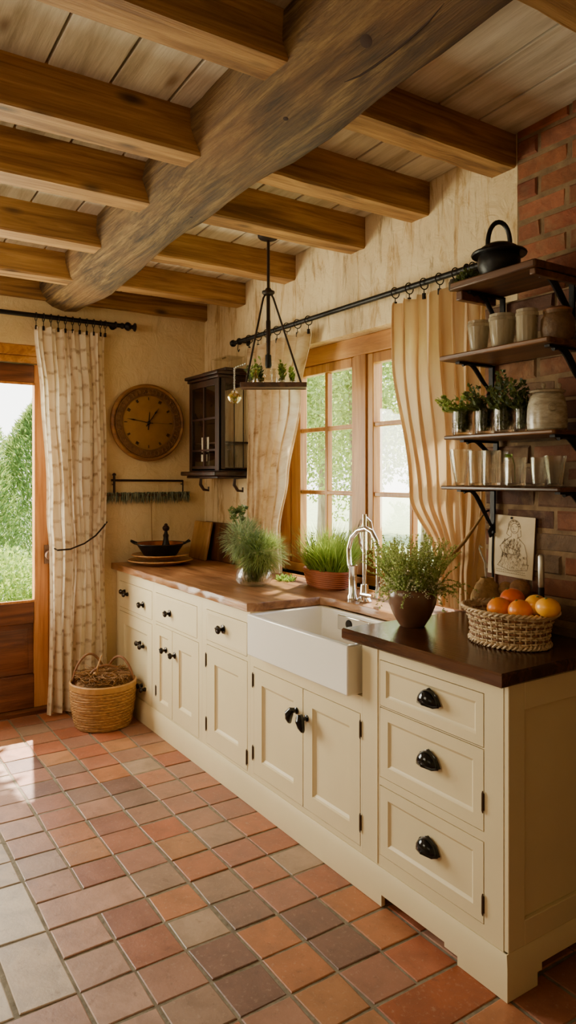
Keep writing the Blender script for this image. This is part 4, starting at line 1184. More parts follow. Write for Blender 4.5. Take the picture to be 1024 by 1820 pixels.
def planter():
    rnd = random.Random(22)
    b = at(572, 1046, Z=ZC); c = Vector((b.x - .02, 2.195, ZC)); c.x = at(572, 1046, Y=2.12).x - .06
    root = thing('herb_planter', 'low terracotta-coloured woven planter of tall grassy herbs under the window', 'planter', c)
    m = MB(); sx, sy = 1.5, .78; rot = 0
    prof = [(0, .004), (.085, .0), (.092, .01), (.105, .05), (.112, .085), (.116, .09), (.110, .095), (.102, .09), (.095, .06), (0, .055)]
    m.lathe(prof, c, 40, sx=sx, sy=sy, rib=lambda th, z: 1 + .012 * math.sin(th * 24 + z * 90))
    for k in range(8):
        z = .012 + k * .0105
        m.lathe([(0.0915 + .0235 * (z / .09) + .004 * math.cos(a * PI / 3), z + .0045 * math.sin(a * PI / 3)) for a in range(6)], c, 40, sx=sx, sy=sy, closed=True, rib=lambda th, zz, kk=k: 1 + .012 * math.sin(th * 20 + kk * PI))
    m.build('planter_bowl', M['terracotta'], root)
    g = MB()
    for k in range(2400):
        th = rnd.uniform(0, 6.28); r = math.sqrt(rnd.random())
        p = c + Vector((math.cos(th) * r * .145, math.sin(th) * r * .07, .075))
        d = Vector((math.cos(th) * r * .5 + rnd.uniform(-.25, .25), math.sin(th) * r * .4 + rnd.uniform(-.25, .25), 1))
        g.blade(p, d, rnd.uniform(.12, .30), rnd.uniform(.003, .006), rnd.uniform(.1, .75), 4, rnd)
    okp = lambda v: v[2] > ZC + .05 and v[1] < 2.375 and (v[0] > -3.08 and (v[1] > 2.005 or v[0] > -2.9))
    g.keep(okp); g.build('grassy_leaves', M['leaf_grass'], root)
    ms, ml = bush(c + Vector((.02, -.01, .07)), 60, .22, .35, .014, .006, 60, rnd, 0, .0013, .09)
    ms.keep(okp); ml.keep(okp)
    ms.build('stems', M['stem'], root); ml.build('needle_leaves', M['leaf_herb'], root)
planter()
def tuft():
    rnd = random.Random(23); b = at(508, 1032, Z=ZC)
    m = MB()
    for k in range(130):
        th = rnd.uniform(0, 6.28); r = math.sqrt(rnd.random())
        p = Vector((b.x + math.cos(th) * r * .06, b.y + math.sin(th) * r * .04, ZC + .001))
        m.leaf(p, (rnd.uniform(-.6, .6), rnd.uniform(-.6, .6), rnd.uniform(.2, .9)), rnd.uniform(.02, .045), .012, .2, rnd)
    tag(m.build('herb_sprig', M['leaf_grass'], None, org=(b.x, b.y, ZC)), 'loose bright green sprig lying on the worktop between vase and planter', 'herb sprig')
tuft()

def dishes():
    # platters
    b = at(285, 1013, Z=ZC); c = Vector((b.x - .15, b.y + .12, ZC))
    cx = at(285, 1000, Y=1.862).x
    c = Vector((cx, 1.862, ZC))
    def plate(z, R, h, label, t=.012):
        m = MB(); m.lathe([(0, .002), (R * .55, .0), (R * .62, .004), (R * .95, h), (R, h + .002), (R * .97, h + t * .6), (R * .6, t), (0, t)], (c.x, c.y, z), 44)
        tag(m.build('wooden_plate', M['platter'], None, org=(c.x, c.y, z)), label, 'plate', 'stacked wooden plates')
    plate(ZC, .212, .026, 'widest wooden plate, lowest of the stack under the black pan')
    plate(ZC + .0385, .188, .022, 'wooden plate on top of the stack, directly under the black pan', .012)
    zp = ZC + .0385 + .0128
    root = thing('pan', 'black flared pan with a copper inside standing on the wooden plates', 'pan', (c.x, c.y, zp))
    m = MB(); prof = [(0, 0), (.095, 0), (.105, .006), (.150, .075), (.172, .082), (.172, .086), (.148, .081), (.1025, .0085), (0, .006)]
    m.lathe(prof, (c.x, c.y, zp), 40); m.build('pan_body', M['cast'], root)
    m = MB(); m.lathe([(.1475, .083), (.148, .0845), (.1005, .0095), (0, .0085), (0, .0068), (.1015, .0082)], (c.x, c.y, zp), 40, closed=True); m.build('inner_lining', M['copper'], root)
    for s_ in (-1, 1):
        m = MB(); m.tube([(c.x + s_ * .10, c.y + s_ * .12, zp + .084), (c.x + s_ * .10 + s_ * .02, c.y + s_ * .155, zp + .100), (c.x + s_ * .05, c.y + s_ * .18, zp + .100), (c.x + s_ * .045, c.y + s_ * .158, zp + .084)], .006, 8)
        m.build('pan_handle', M['cast'], root)
    # pepper mill standing behind, on the pan rim height -> stands inside the pan
    mc = at(295, 965, Y=c.y + .04); mz = zp + .0098
    root = thing('pepper_mill', 'dark turned pepper mill standing upright in the black pan', 'pepper mill', (mc.x, c.y + .04, mz))
    m = MB(); m.lathe([(0, 0), (.032, 0), (.034, .01), (.030, .05), (.020, .08), (.016, .105), (.019, .125), (.013, .135), (.010, .15)], (mc.x, c.y + .04, mz), 24); m.build('mill_body', M['cast'], root)
    m = MB(); m.lathe([(.009, .15), (.020, .158), (.024, .172), (.018, .184), (.010, .190), (.012, .197), (0, .203)], (mc.x, c.y + .04, mz), 24); m.build('mill_head', M['cabinet_dark'], root)
dishes()
def boards():
    def board(px0, px1, ytop, mat, label, lean, th, yb):
        a = at(px0, 1003, Y=yb).x; b = at(px1, 1003, Y=yb).x
        zt = at((px0 + px1) / 2, ytop, Y=yb + lean).z
        m = MB(); m.hexa([(a, yb - th, ZC), (b, yb - th, ZC), (b, yb, ZC), (a, yb, ZC), (a, yb + lean - th, zt), (b, yb + lean - th, zt), (b, yb + lean, zt), (a, yb + lean, zt)])
        m2 = m.build('cutting_board', mat, None, org=((a + b) / 2, yb, ZC), bevel=.006)
        tag(m2, label, 'cutting board', 'leaning boards')
    board(338, 368, 925, M['board_light'], 'light brown cutting board leaning in the corner behind the plates', .05, .02, 2.195)
    board(362, 415, 928, M['board_dark'], 'dark brown cutting board leaning behind the feathery herbs', .03, .02, 2.262)
boards()

# ---------------------------------------------------------------- right counter
ZD = .9403
def pot_plant():
    rnd = random.Random(31)
    b = at(733, 1117, Z=ZD); v = Vector((b.x, b.y, 0)).normalized()
    c = Vector((b.x, b.y, ZD)) + v * .05
    root = thing('potted_thyme', 'brown round pot of flowering thyme on the dark worktop by the faucet', 'potted herb', c)
    m = MB(); m.lathe([(0, 0), (.044, 0), (.048, .004), (.070, .040), (.088, .085), (.092, .115), (.089, .135), (.084, .142), (.080, .140), (.083, .115), (0, .105)], c, 40); m.build('pot', M['brownpot'], root)
    m = MB(); m.lathe([(.0815, .118), (.04, .124), (0, .126)], c, 30); m.build('soil', M['soil'], root)
    c2 = c + Vector((0, 0, .12))
    ms, ml = bush(c2, 190, .215, .72, .0085, .0055, 85, rnd, .10, .001, .075)
    ms.build('stems', M['stem'], root); ml.build('small_leaves', M['leaf_thyme'], root)
    ms, ml = bush(c2 + Vector((.04, .01, .0)), 36, .20, 1.5, .0085, .0055, 80, rnd, .75, .001, .05, up=.5)
    for MBx in (ms, ml): MBx.keep(lambda v: v[1] < 2.15 and (v[2] > 1.075 or math.hypot(v[0] + 1.657, v[1] - 2.005) > .205) and (math.hypot(v[0] + 1.915, v[1] - 2.105) > .09))
    ms.build('trailing_stems', M['stem'], root); ml.build('trailing_leaves', M['leaf_thyme'], root)
    fl = MB()
    for k in range(1500):
        d = Vector((rnd.gauss(0, 1), rnd.gauss(0, 1), abs(rnd.gauss(0, 1)))).normalized()
        p = c2 + Vector((d.x * .13, d.y * .13, d.z * .17)) * rnd.uniform(.55, 1.05)
        fl.leaf(p, rdir(rnd, .5), .008, .007, .1, rnd)
    fl.build('pale_flowers', M['flower'], root)
    # glass saucer-like jar just behind pot
    g = at(768, 1112, Z=ZD); gc = Vector((g.x, g.y + .10, ZD))
pot_plant()

def fruit_basket():
    rnd = random.Random(32)
    b = at(905, 1157, Z=ZD); v = Vector((b.x, b.y, 0)).normalized()
    c = Vector((b.x, b.y, ZD)) + v * .122
    c.y = min(c.y, 2.026)
    root = thing('fruit_basket', 'oval woven cane basket holding oranges and lemons on the dark worktop', 'basket', c)
    sx, sy = 1.08, .86; H = .115
    rad = lambda z: .118 + .034 * (z / H) ** 1.4 + .006 * math.cos(z * 40)
    dark, light = MB(), MB(); N = 44; rows = 15
    for k in range(N):   # uprights
        th = 2 * PI * k / N
        pts = [c + Vector((rad(z) * math.cos(th) * sx, rad(z) * math.sin(th) * sy, z)) for z in [H * q / 6 for q in range(7)]]
        light.tube(pts, .0030, 5, cap=False)
    for r in range(rows):
        z = .006 + (H - .012) * r / (rows - 1); n = N * 3
        pts = []
        for k in range(n + 1):
            th = 2 * PI * k / n
            w_ = rad(z) + .0042 * math.cos(th * N / 2 + r * PI)
            pts.append(c + Vector((w_ * math.cos(th) * sx, w_ * math.sin(th) * sy, z + .0012 * math.sin(th * 5 + r))))
        (light if r % 3 else dark).tube(pts, .0036, 5, cap=False)
    light.build('weave', M['cane_light'], root); dark.build('dark_weave', M['cane_dark'], root)
    m = MB()
    for z, R in ((H, .004), (.0095, .005)):
        for q in range(2):
            pts = [c + Vector(((rad(z) + .004 + R * math.cos(th * 26 + q * PI)) * math.cos(th) * sx, (rad(z) + .004 + R * math.cos(th * 26 + q * PI)) * math.sin(th) * sy, z + R * math.sin(th * 26 + q * PI))) for th in [2 * PI * k / 160 for k in range(161)]]
            m.tube(pts, .0042, 5, cap=False)
    m.build('braided_rim', M['cane_light'], root)
    m = MB(); m.lathe([(.108, .012), (.112, .03), (.118, .065), (.06, .074), (0, .076)], c, 36, sx=sx, sy=sy); m.build('straw_bed', plain('straw_bed', '6d3f22', .9, 0, .6, 30, .8, 70), root)
    # fruit
    zb = c.z + .077
    def fruit(px, py, r, mat, label, name, cat, y=None, sx_=1, sz=.93):
        y = c.y if y is None else y
        p = at(px, py, Y=y)
        p.z = max(p.z, zb + r * sz * .98)
        f = thing(name, label, cat, (p.x, p.y, p.z - r * sz), 'fruit in the cane basket')
        m = MB(); m.blob(p, r, sx_, 1, sz, 28, 18); m.build('peel', mat, f)
        m = MB(); d = Vector((rnd.uniform(-.4, .4), -.25, .9)).normalized(); q = p + Vector((d.x * r * sx_, d.y * r, d.z * r * sz))
        m.lathe([(.0, .003), (.004, .002), (.006, -.002)], q, 8); m.build('stalk_end', M['stem'], f)
    fruit(888, 1082, .041, M['orange'], 'deep orange fruit at the front left of the cane basket', 'orange', 'orange', c.y - .045)
    fruit(911, 1066, .042, M['redorange'], 'reddest orange, topmost on the heap in the cane basket', 'orange', 'orange', c.y + .03)
    fruit(925, 1086, .039, M['orange'], 'bright orange at the middle front of the cane basket', 'orange', 'orange', c.y - .042)
    fruit(953, 1076, .037, M['yellow'], 'yellow-orange fruit tucked behind the lemon in the cane basket', 'orange', 'orange', c.y + .005)
    fruit(974, 1080, .034, M['yellow'], 'golden lemon at the right end of the cane basket', 'lemon', 'lemon', c.y - .04, 1.18, .9)
    # knife stuck upright
    k0 = at(962, 1056, Y=c.y + .06); k1 = at(962, 986, Y=c.y + .06)
    r = thing('knife', 'steel-handled knife standing upright behind the lemon', 'knife', (k0.x, k0.y, zb))
    m = MB(); m.tube([(k0.x, k0.y, k0.z + .022), (k0.x, k0.y, k0.z + .03), (k0.x, k0.y, k1.z - .006), (k0.x, k0.y, k1.z)], [.0085, .0105, .0105, .007], 14); m.build('handle', M['steel'], r)
    m = MB(); m.tube([(k0.x, k0.y, k0.z + .023), (k0.x, k0.y, zb)], [.0105, .009], 12); m.build('ferrule', M['cast'], r)
    # coir gourd jar behind basket, with ladle
    g = at(872, 1050, Y=2.10); gc = Vector((g.x - .022, 2.105, ZD))
    r = thing('woven_jar', 'rough coir-woven jar behind the left end of the fruit basket', 'jar', gc)
    m = MB(); m.lathe([(0, 0), (.050, 0), (.060, .02), (.064, .06), (.058, .11), (.040, .15), (.026, .165), (.024, .175), (.019, .174), (.02, .16), (.0, .12)], gc, 28, rib=lambda th, z: 1 + .02 * math.sin(th * 14 + z * 260)); m.build('jar_body', M['husk'], r)
    a, b_, d = at(853, 970, Y=2.10), at(862, 1000, Y=2.10), at(868, 1024, Y=2.10)
    r = thing('ladle', 'thin steel ladle handle standing in the coir jar', 'ladle', (gc.x, gc.y, gc.z + .13))
    m = MB(); m.tube([(a.x + .012, 2.10, a.z - .006), (a.x, 2.10, a.z), (a.x - .002, 2.10, a.z - .012), b_, (gc.x, gc.y, gc.z + .15)], .0032, 8)
    m.build('handle', M['steel'], r)
    m = MB(); m.lathe([(0, 0), (.012, .004), (.016, .014), (.017, .02)], (gc.x, gc.y, gc.z + .125), 16); m.build('bowl', M['steel'], r)
    for (px, py, rr, lab, yy) in ((924, 1046, .038, 'brown coconut resting against the brick behind the oranges', 2.128), (899, 1042, .029, 'small brown coconut between the coir jar and larger coconut', 2.132)):
        p = at(px, py, Y=yy); p.z = 1.0505 + rr * .95
        m = MB(); m.blob(p, rr, 1, .9, .95, 24, 16, .02, rnd)
        o = thing('coconut', lab, 'coconut', (p.x, p.y, p.z - rr * .95), 'coconuts behind the basket')
        m.build('husk_shell', plain('coconut_shell_%d' % px, '9a6c40' if px > 905 else 'ad8250', .85, 0, .6, 50, .8, 120), o)
    # short box the coconuts stand on
    p = at(908, 1080, Y=2.13)
    m = MB(); m.box(gc.x + .070, p.x + .085, 2.087, 2.170, ZD, 1.05); tag(m.build('wooden_block', M['board_dark'], None, org=(p.x, 2.13, ZD), bevel=.004), 'dark wooden block behind the fruit basket carrying the coconuts', 'block')
fruit_basket()

def print_sheet():
    y = YB - .012
    q = [at(867, 1017, Y=y), at(946, 1032, Y=y), at(952, 921, Y=y - .0), at(871, 913, Y=y)]
    root = thing('drawing', 'pencil drawing of a woman in a headscarf, fixed to the brick wall', 'drawing', ((q[0].x + q[1].x) / 2, y, q[0].z))
    m = MB(); v = [(p.x, p.y, p.z) for p in q]; w_ = [(p.x, p.y + .003, p.z) for p in q]
    m.hexa([v[0], v[1], w_[1], w_[0], v[3], v[2], w_[2], w_[3]])
    t = NT('aged_paper'); n = t.noise(t.coord(), 9, 5)
    m.build('paper', t.pbr(Base_Color=t.ramp(n, [(.3, 'bfa987'), (.7, 'd8c6a6')]), Roughness=.85), root)
    s = MB(); rnd = random.Random(44)
    def P(u, v_):  # sheet coordinates 0..1
        a = q[0].lerp(q[1], u); b = q[3].lerp(q[2], u); p = a.lerp(b, v_); return Vector((p.x, y - .0012, p.z))
    def line(pts, w_=.0006): s.tube([P(*p) for p in pts], w_, 4, cap=False)
    ell = lambda cx, cy, rx, ry, a0, a1, n=14: [(cx + rx * math.cos(a0 + (a1 - a0) * k / n), cy + ry * math.sin(a0 + (a1 - a0) * k / n)) for k in range(n + 1)]
    line(ell(.57, .80, .085, .085, 0, 2 * PI)); line(ell(.56, .82, .13, .12, -.2, PI + .5)); line([(.43, .80), (.40, .70), (.47, .66)])
    line([(.70, .78), (.72, .68), (.63, .64)])
    line([(.50, .72), (.50, .66), (.36, .58), (.26, .48), (.34, .38), (.46, .36)]); line([(.64, .72), (.66, .65), (.80, .55), (.86, .40), (.88, .22)]); line([(.34, .40), (.30, .25), (.22, .16), (.5, .10), (.88, .14), (.9, .24)])
    line([(.40, .52), (.52, .46), (.66, .44), (.74, .38)]); line([(.46, .38), (.58, .36), (.70, .40)]); line([(.54, .81), (.545, .78), (.56, .775)]); line([(.53, .745), (.57, .742), (.60, .748)]); line([(.52, .825), (.54, .828)], .0008); line([(.60, .825), (.62, .828)], .0008)
    for k in range(130):
        u_ = rnd.uniform(.32, .72); v_ = rnd.uniform(.36, .64); line([(u_, v_), (u_ + rnd.uniform(-.05, .05), v_ - rnd.uniform(.03, .09))], .0004)
    for k in range(90):
        u_ = rnd.uniform(.28, .86); v_ = rnd.uniform(.15, .36); line([(u_, v_), (u_ + rnd.uniform(-.03, .03), v_ - rnd.uniform(.02, .05))], .00035)
    for k in range(30):
        th = rnd.uniform(.1, PI); line([(.56 + .09 * math.cos(th), .82 + .085 * math.sin(th)), (.56 + .125 * math.cos(th), .82 + .115 * math.sin(th))], .0004)
    for v_ in (.085, .05):
        u_ = .2
        while u_ < .85:
            l = rnd.uniform(.02, .05); line([(u_, v_), (u_ + l * .5, v_ + .018), (u_ + l, v_)], .0004); u_ += l + .012
    s.build('pencil_lines', plain('pencil', '66543e', .9), root)
    m = MB(); p = P(.5, .965); m.lathe([(0, .004), (.004, .003), (.005, 0)], p, 10, YOUT); m.build('pin', M['iron'], root)
print_sheet()

# ---------------------------------------------------------------- shelves on the brick breast
SHY0, SHY1 = 1.93, YB - .014
def s_bracket(parent, x, z, L=.20, H=.14, r=.008, name='bracket'):
    m = MB(); y1 = SHY1 + .002
    m.box(x - .010, x + .010, y1 - .008, y1 + .002, z - H, z - .001); m.box(x - .010, x + .010, y1 - L, y1, z - .009, z - .001)
    pts = []
    for k in range(13):
        t_ = k / 12; 
        pts.append((x, y1 - .006 - (L * .82) * (1 - t_) ** 1.0 + .0, z - .012 - (H - .03) * (t_ ** 2.2) + .012 * math.sin(t_ * 2 * PI)))
    m.tube(pts, [r * (.75 + .5 * math.sin(PI * k / 12)) for k in range(13)], 8)
    m.tube([(x, y1 - .012, z - H + .02), (x, y1 - .022, z - H + .005), (x, y1 - .016, z - H - .012), (x, y1 - .004, z - H - .006)], [r, r * 1.2, r, r * .7], 8)
    return m.build(name, M['iron'], parent)
SH = [(2.203, -1.868, -1.492, .026, 'reddish wooden shelf at the top, carrying the black iron pot', .15, .14),
      (1.943, -1.922, -1.440, .018, 'wooden shelf second from the top, carrying cloudy glass jars', .12, .15),
      (1.646, -1.900, -1.420, .014, 'wooden shelf third from the top, carrying herb tumblers and the canister', .07, .10),
      (1.462, -1.915, -1.400, .014, 'lowest wooden shelf, lined with clear glasses, above the drawing', .17, .16)]
for i, (z, x0, x1, th, lab, hl, hr) in enumerate(SH):
    r = thing('wall_shelf', lab, 'shelf', ((x0 + x1) / 2, SHY1, z - th), 'shelves on the brick wall')
    rnd = random.Random(60 + i)
    m = MB(); poly = [(x0, SHY0 + .005), (x0 + .008, SHY0), (x1 - .008, SHY0), (x1, SHY0 + .006), (x1, SHY1), (x0, SHY1)]
    m.prism(poly, z - th, z, 'xy'); m.build('board', M['shelf'], r, bevel=.004)
    xl = max(x0 + .04, -1.905); xr = x1 - .035
    s_bracket(r, xl, z - th, .19, hl, .007); s_bracket(r, xr, z - th, .21, hr, .010)
    if i == 0:
        m = MB(); m.box(x0 + .005, x0 + .035, SHY0 + .03, SHY1 - .03, z - th - .035, z - th - .0005); m.box(x1 - .03, x1 - .006, SHY0 + .01, SHY1, z - th - .022, z - th - .0005); m.build('batten', M['shelf'], r, bevel=.004)
    if i == 3:
        m = MB(); m.tube([(xl, SHY1 + .002, z - .17), (xl - .004, SHY1 + .002, z - .30), (xl, SHY1, z - .40)], .005, 8); m.build('hanging_strap', M['iron'], r)

def sz(i): return SH[i][0] + .0006
# black pot on top shelf
def top_pot():
    y = 2.02; p = at(887, 470, Y=y); c = Vector((p.x, y, sz(0)))
    root = thing('iron_pot', 'black cast-iron lidded pot with a tall bail handle on the top shelf', 'pot', c)
    m = MB(); m.lathe([(0, 0), (.045, 0), (.060, .008), (.073, .035), (.074, .06), (.070, .078), (.064, .078), (0, .07)], c, 36); m.build('pot_body', M['cast'], root)
    m = MB(); m.lathe([(.066, .0785), (.094, .077), (.097, .082), (.094, .088), (.070, .094), (.062, .106), (.040, .118), (.012, .122), (0, .122)], c, 36); m.build('lid', M['cast'], root)
    dv = Vector((RT[0], RT[1], 0))
    m = MB(); pts = []
    for k in range(15):
        a = PI * k / 14; pts.append(c + dv * (.040 * math.cos(a)) + Vector((0, 0, .105 + .092 * math.sin(a) ** .8)))
    m.tube(pts, .0085, 10); m.build('bail_handle', M['cast'], root)
    m = MB(); q = c + dv * .058 + Vector((0, .03, .095)); m.blob(q, .016, 1, 1, 1.2, 12, 8); m.build('lug', M['cast'], root)
    rnd = random.Random(70); p2 = at(833, 478, Y=2.05); c2 = Vector((p2.x, 2.05, sz(0)))
    o = thing('herb_bunch', 'dark green bunch of herbs lying on the top shelf beside the iron pot', 'herb bunch', c2)
    m = MB()
    for k in range(900):
        d = Vector((rnd.gauss(0, 1), rnd.gauss(0, .8), abs(rnd.gauss(0, .9)))).normalized()
        q = c2 + Vector((d.x * .052, d.y * .045, d.z * .06)) * rnd.random() ** .5 + Vector((0, 0, .004))
        m.leaf(q, d + rdir(rnd, .3) * .5, rnd.uniform(.012, .024), .010, .2, rnd)
    m.v = [(v[0], v[1], max(v[2], c2.z)) for v in m.v]
    m.build('leaves', M['leaf_dark'], o)
    p3 = at(812, 487, Y=2.04); c3 = Vector((p3.x + .004, 2.02, sz(0)))
    o = thing('glass_jar', 'tiny dark glass jar at the left end of the top shelf', 'jar', c3, 'jars on the shelves')
    m = MB(); m.lathe([(0, 0), (.017, 0), (.02, .004), (.02, .03), (.015, .038), (.015, .042), (0, .042)], c3, 18); m.build('jar_body', plain('smoky_glass', '4a463e', .15), o)
top_pot()

# shelf 2: cloudy jars
def tumbler(root, c, r0, r1, h, mat, ribs=16, amp=.03, foot=True, name='glass_body', th=.004):
    m = MB()
    prof = [(0, .004), (r0 * .8, .003), (r0 * .9, 0), (r0, .004), (r0 + (r1 - r0) * .5, h * .5), (r1, h * .93), (r1 * 1.01, h), (r1 - th, h), (r1 - th * 1.2, h * .93), (r0 + (r1 - r0) * .5 - th, h * .5), (r0 - th, .012), (0, .010)]
    rib = (lambda th_, z: 1 + (amp * math.cos(th_ * ribs) if .01 < z < h * .85 else 0)) if ribs else None
    m.lathe(prof, c, max(32, ribs * 4) if ribs else 28, rib=rib)
    return m.build(name, mat, root)
JL = [('leftmost cloudy glass jar on the second shelf, tapering to its foot', 851, 618, 562, 38, .72), ('tall cloudy glass jar with a ribbed body, second along the second shelf', 893, 610, 550, 46, .78), ('straight-sided cloudy glass jar, third along the second shelf', 937, 602, 541, 38, .92)]
for lab, px, yb, yt, wpx, tap in JL:
    y = 2.0; p = at(px, yb, Y=y); d = p.x * FW[0] + p.y * FW[1]
    c = Vector((p.x, y, sz(1))); r1 = wpx / 2 / FPX * d; h = (yb - yt) / FPX * d
    root = thing('glass_jar', lab, 'jar', c, 'jars on the shelves')
    tumbler(root, c, r1 * tap, r1, h * .80, M['glass_cloudy'], 14, .025)
    m = MB(); m.lathe([(r1 * 1.0, h * .80), (r1 * 1.05, h * .82), (r1 * 1.05, h * .9), (r1 * .98, h * .92), (r1 * 1.0, h), (r1 * .9, h * 1.0), (0, h * .985)], c, 28); m.build('lid', M['glass_cloudy'], root)
p = at(990, 588, Y=2.05); c = Vector((p.x + .003, 2.05, sz(1))); c.x = min(c.x, -1.485)
root = thing('wicker_jar', 'squat brown basket-like jar at the right end of the second shelf', 'jar', c, 'jars on the shelves')
m = MB(); m.lathe([(0, 0), (.042, 0), (.050, .012), (.055, .04), (.052, .075), (.044, .092), (.046, .1), (.040, .1), (0, .09)], c, 30, rib=lambda th, z: 1 + .02 * math.sin(th * 16 + z * 300)); m.build('jar_body', plain('brown_woven_jar', '6e4f2c', .6, 0, .6, 40, .8, 90), root)
m = MB(); m.lathe([(.046, .1), (.047, .106), (.03, .114), (0, .116)], c, 24); m.build('lid', M['cane_dark'], root)

# shelf 3: herb tumblers + canister
TL = [('leftmost glass tumbler on the third shelf, with pale green herb tips spilling left', 822, 772, 728, 36, 'leaf_herb', -.6, .05), ('ribbed glass tumbler of bronze-green herbs, second along the third shelf', 861, 768, 722, 34, 'leaf_dark', 0, .08), ('ribbed glass tumbler under the tallest dark herbs, third along the third shelf', 896, 766, 722, 36, 'leaf_dark', 0, .11), ('narrow glass tumbler of dark herbs touching the canister side', 928, 763, 719, 24, 'leaf_dark', .1, .10)]
for k, (lab, px, yb, yt, wpx, lm, lean, lh) in enumerate(TL):
    y = 1.985; p = at(px, yb, Y=y); d = p.x * FW[0] + p.y * FW[1]
    c = Vector((p.x, y, sz(2))); r1 = wpx / 2 / FPX * d; h = (yb - yt) / FPX * d
    root = thing('herb_tumbler', lab, 'glass of herbs', c, 'herb tumblers on the third shelf')
    tumbler(root, c, r1 * .95, r1, h, M['glassware'], 14, .03)
    rnd = random.Random(80 + k)
    ms, ml = bush(c + Vector((0, 0, .012)), 42, h + lh, .7, .017, .012, 34, rnd, .18, .0012, r1 * .3)
    ff = lambda q: (q[0], q[1], q[2])
    # keep stems within the glass below the rim
    for MBx in (ms, ml):
        nv = []
        for v in MBx.v:
            dx, dy, dz = v[0] - c.x, v[1] - c.y, v[2] - c.z
            rr = math.hypot(dx, dy); lim = (r1 - .008) if dz < h * 1.0 else 9
            if rr > lim: dx *= lim / rr; dy *= lim / rr
            lim2 = YB - .02 - c.y
            nv.append((c.x + dx + (lean * .04 if dz > h else 0), c.y + min(dy, lim2), max(c.z + dz, c.z + .012)))
        MBx.v = nv
    oth = [at(q[1], q[2], Y=1.985).x for q in TL]; lo = max([(x_ + c.x) / 2 for x_ in oth if x_ < c.x - .01], default=-9); hi = min([(x_ + c.x) / 2 for x_ in oth if x_ > c.x + .01], default=c.x + .03)
    for MBx in (ms, ml): MBx.keep(lambda v: lo + .001 < v[0] < hi - .001 and v[2] < SH[1][0] - .03)
    ms.build('stems', M['stem'], root); ml.build('leaves', M[lm], root)
p = at(973, 760, Y=2.0); c = Vector((p.x - .001, 2.0, sz(2)))
root = thing('canister', 'cloudy stoneware-like glass canister with two small lid knobs on the third shelf', 'canister', c, None)
m = MB(); m.lathe([(0, 0), (.056, 0), (.062, .006), (.064, .03), (.062, .08), (.054, .112), (.046, .122), (0, .122)], c, 36, rib=lambda th, z: 1 + (.012 * math.cos(th * 20)))
def m_can():
    t = NT('faded_printed_canister'); n = t.noise(t.coord((1, 1, 3)), 22, 6, .7)
    c_ = t.ramp(n, [(.3, '7c7260'), (.5, 'a39a86'), (.72, 'c6bda8')])
    return t.pbr(Base_Color=c_, Roughness=.25)
m.build('canister_body', m_can(), root)
m = MB(); m.lathe([(.046, .1225), (.056, .124), (.058, .130), (.052, .134), (0, .135)], c, 36); m.build('lid', M['glass_cloudy'], root)
dv = Vector((RT[0], RT[1], 0))
for s_ in (-.012, .040):
    m = MB(); m.lathe([(.006, .134), (.005, .142), (.008, .148), (.006, .156), (0, .158)], c + dv * s_, 12); m.build('lid_knob', M['glass_cloudy'], root)
m = MB(); fd = Vector((-FW[0], -FW[1], 0)); q = c + fd * .0648
for zz, rr in ((.072, .013), (.070, .009)):
    m.torus(q + Vector((0, 0, zz)) - dv * .006, rr, .0007, (dv, Vector((0, 0, 1)), fd), 20, 5)
m.build('faded_print', plain('faded_ink', '7d735f', .7), root)

# shelf 4: clear glasses
GL = [('flaring clear glass at the left end of the lowest shelf', 818, 864, 800, 38, .45, 2.00), ('ribbed clear tumbler second from the left on the lowest shelf', 847, 862, 800, 30, .85, 1.965), ('tall ribbed clear glass third from the left on the lowest shelf', 873, 862, 799, 34, .9, 1.985), ('slim clear glass in the back row beside the leafy tumbler', 893, 862, 801, 20, .9, 2.085), ('wide clear tumbler holding a single green leaf on the lowest shelf', 915, 863, 812, 38, .95, 1.99), ('short ribbed glass second from the right on the lowest shelf', 957, 862, 810, 28, .8, 1.985), ('clear bowl-shaped glass at the right end of the lowest shelf', 986, 863, 808, 40, .62, 2.02)]
for k, (lab, px, yb, yt, wpx, tap, y) in enumerate(GL):
    p = at(px, yb, Y=y); d = p.x * FW[0] + p.y * FW[1]
    c = Vector((p.x, y, sz(3))); r1 = wpx / 2 / FPX * d; h = (yb - yt) / FPX * d
    if k == 6: c.x = min(c.x, -1.445)
    root = thing('drinking_glass', lab, 'glass', c, 'clear glasses on the lowest shelf')
    tumbler(root, c, r1 * tap, r1, h, M['glassware'], 12 if k % 2 else 16, .03)
    if k == 4:
        rnd = random.Random(3); m = MB()
        m.tube([c + Vector((0, 0, .012)), c + Vector((.004, -.004, h * .7)), c + Vector((-.004, -.01, h + .006))], .0014, 5)
        for q in range(4): m.leaf(c + Vector((-.004, -.01, h + .004)), (rnd.uniform(-1, .6), -.6, rnd.uniform(-.2, .7)), .026, .016, .2, rnd)
        o = thing('leaf_sprig', 'single bright green leaf sprig standing in the wide tumbler', 'herb sprig', c + Vector((0, 0, .012)))
        m.build('leaves', M['leaf_grass'], o)

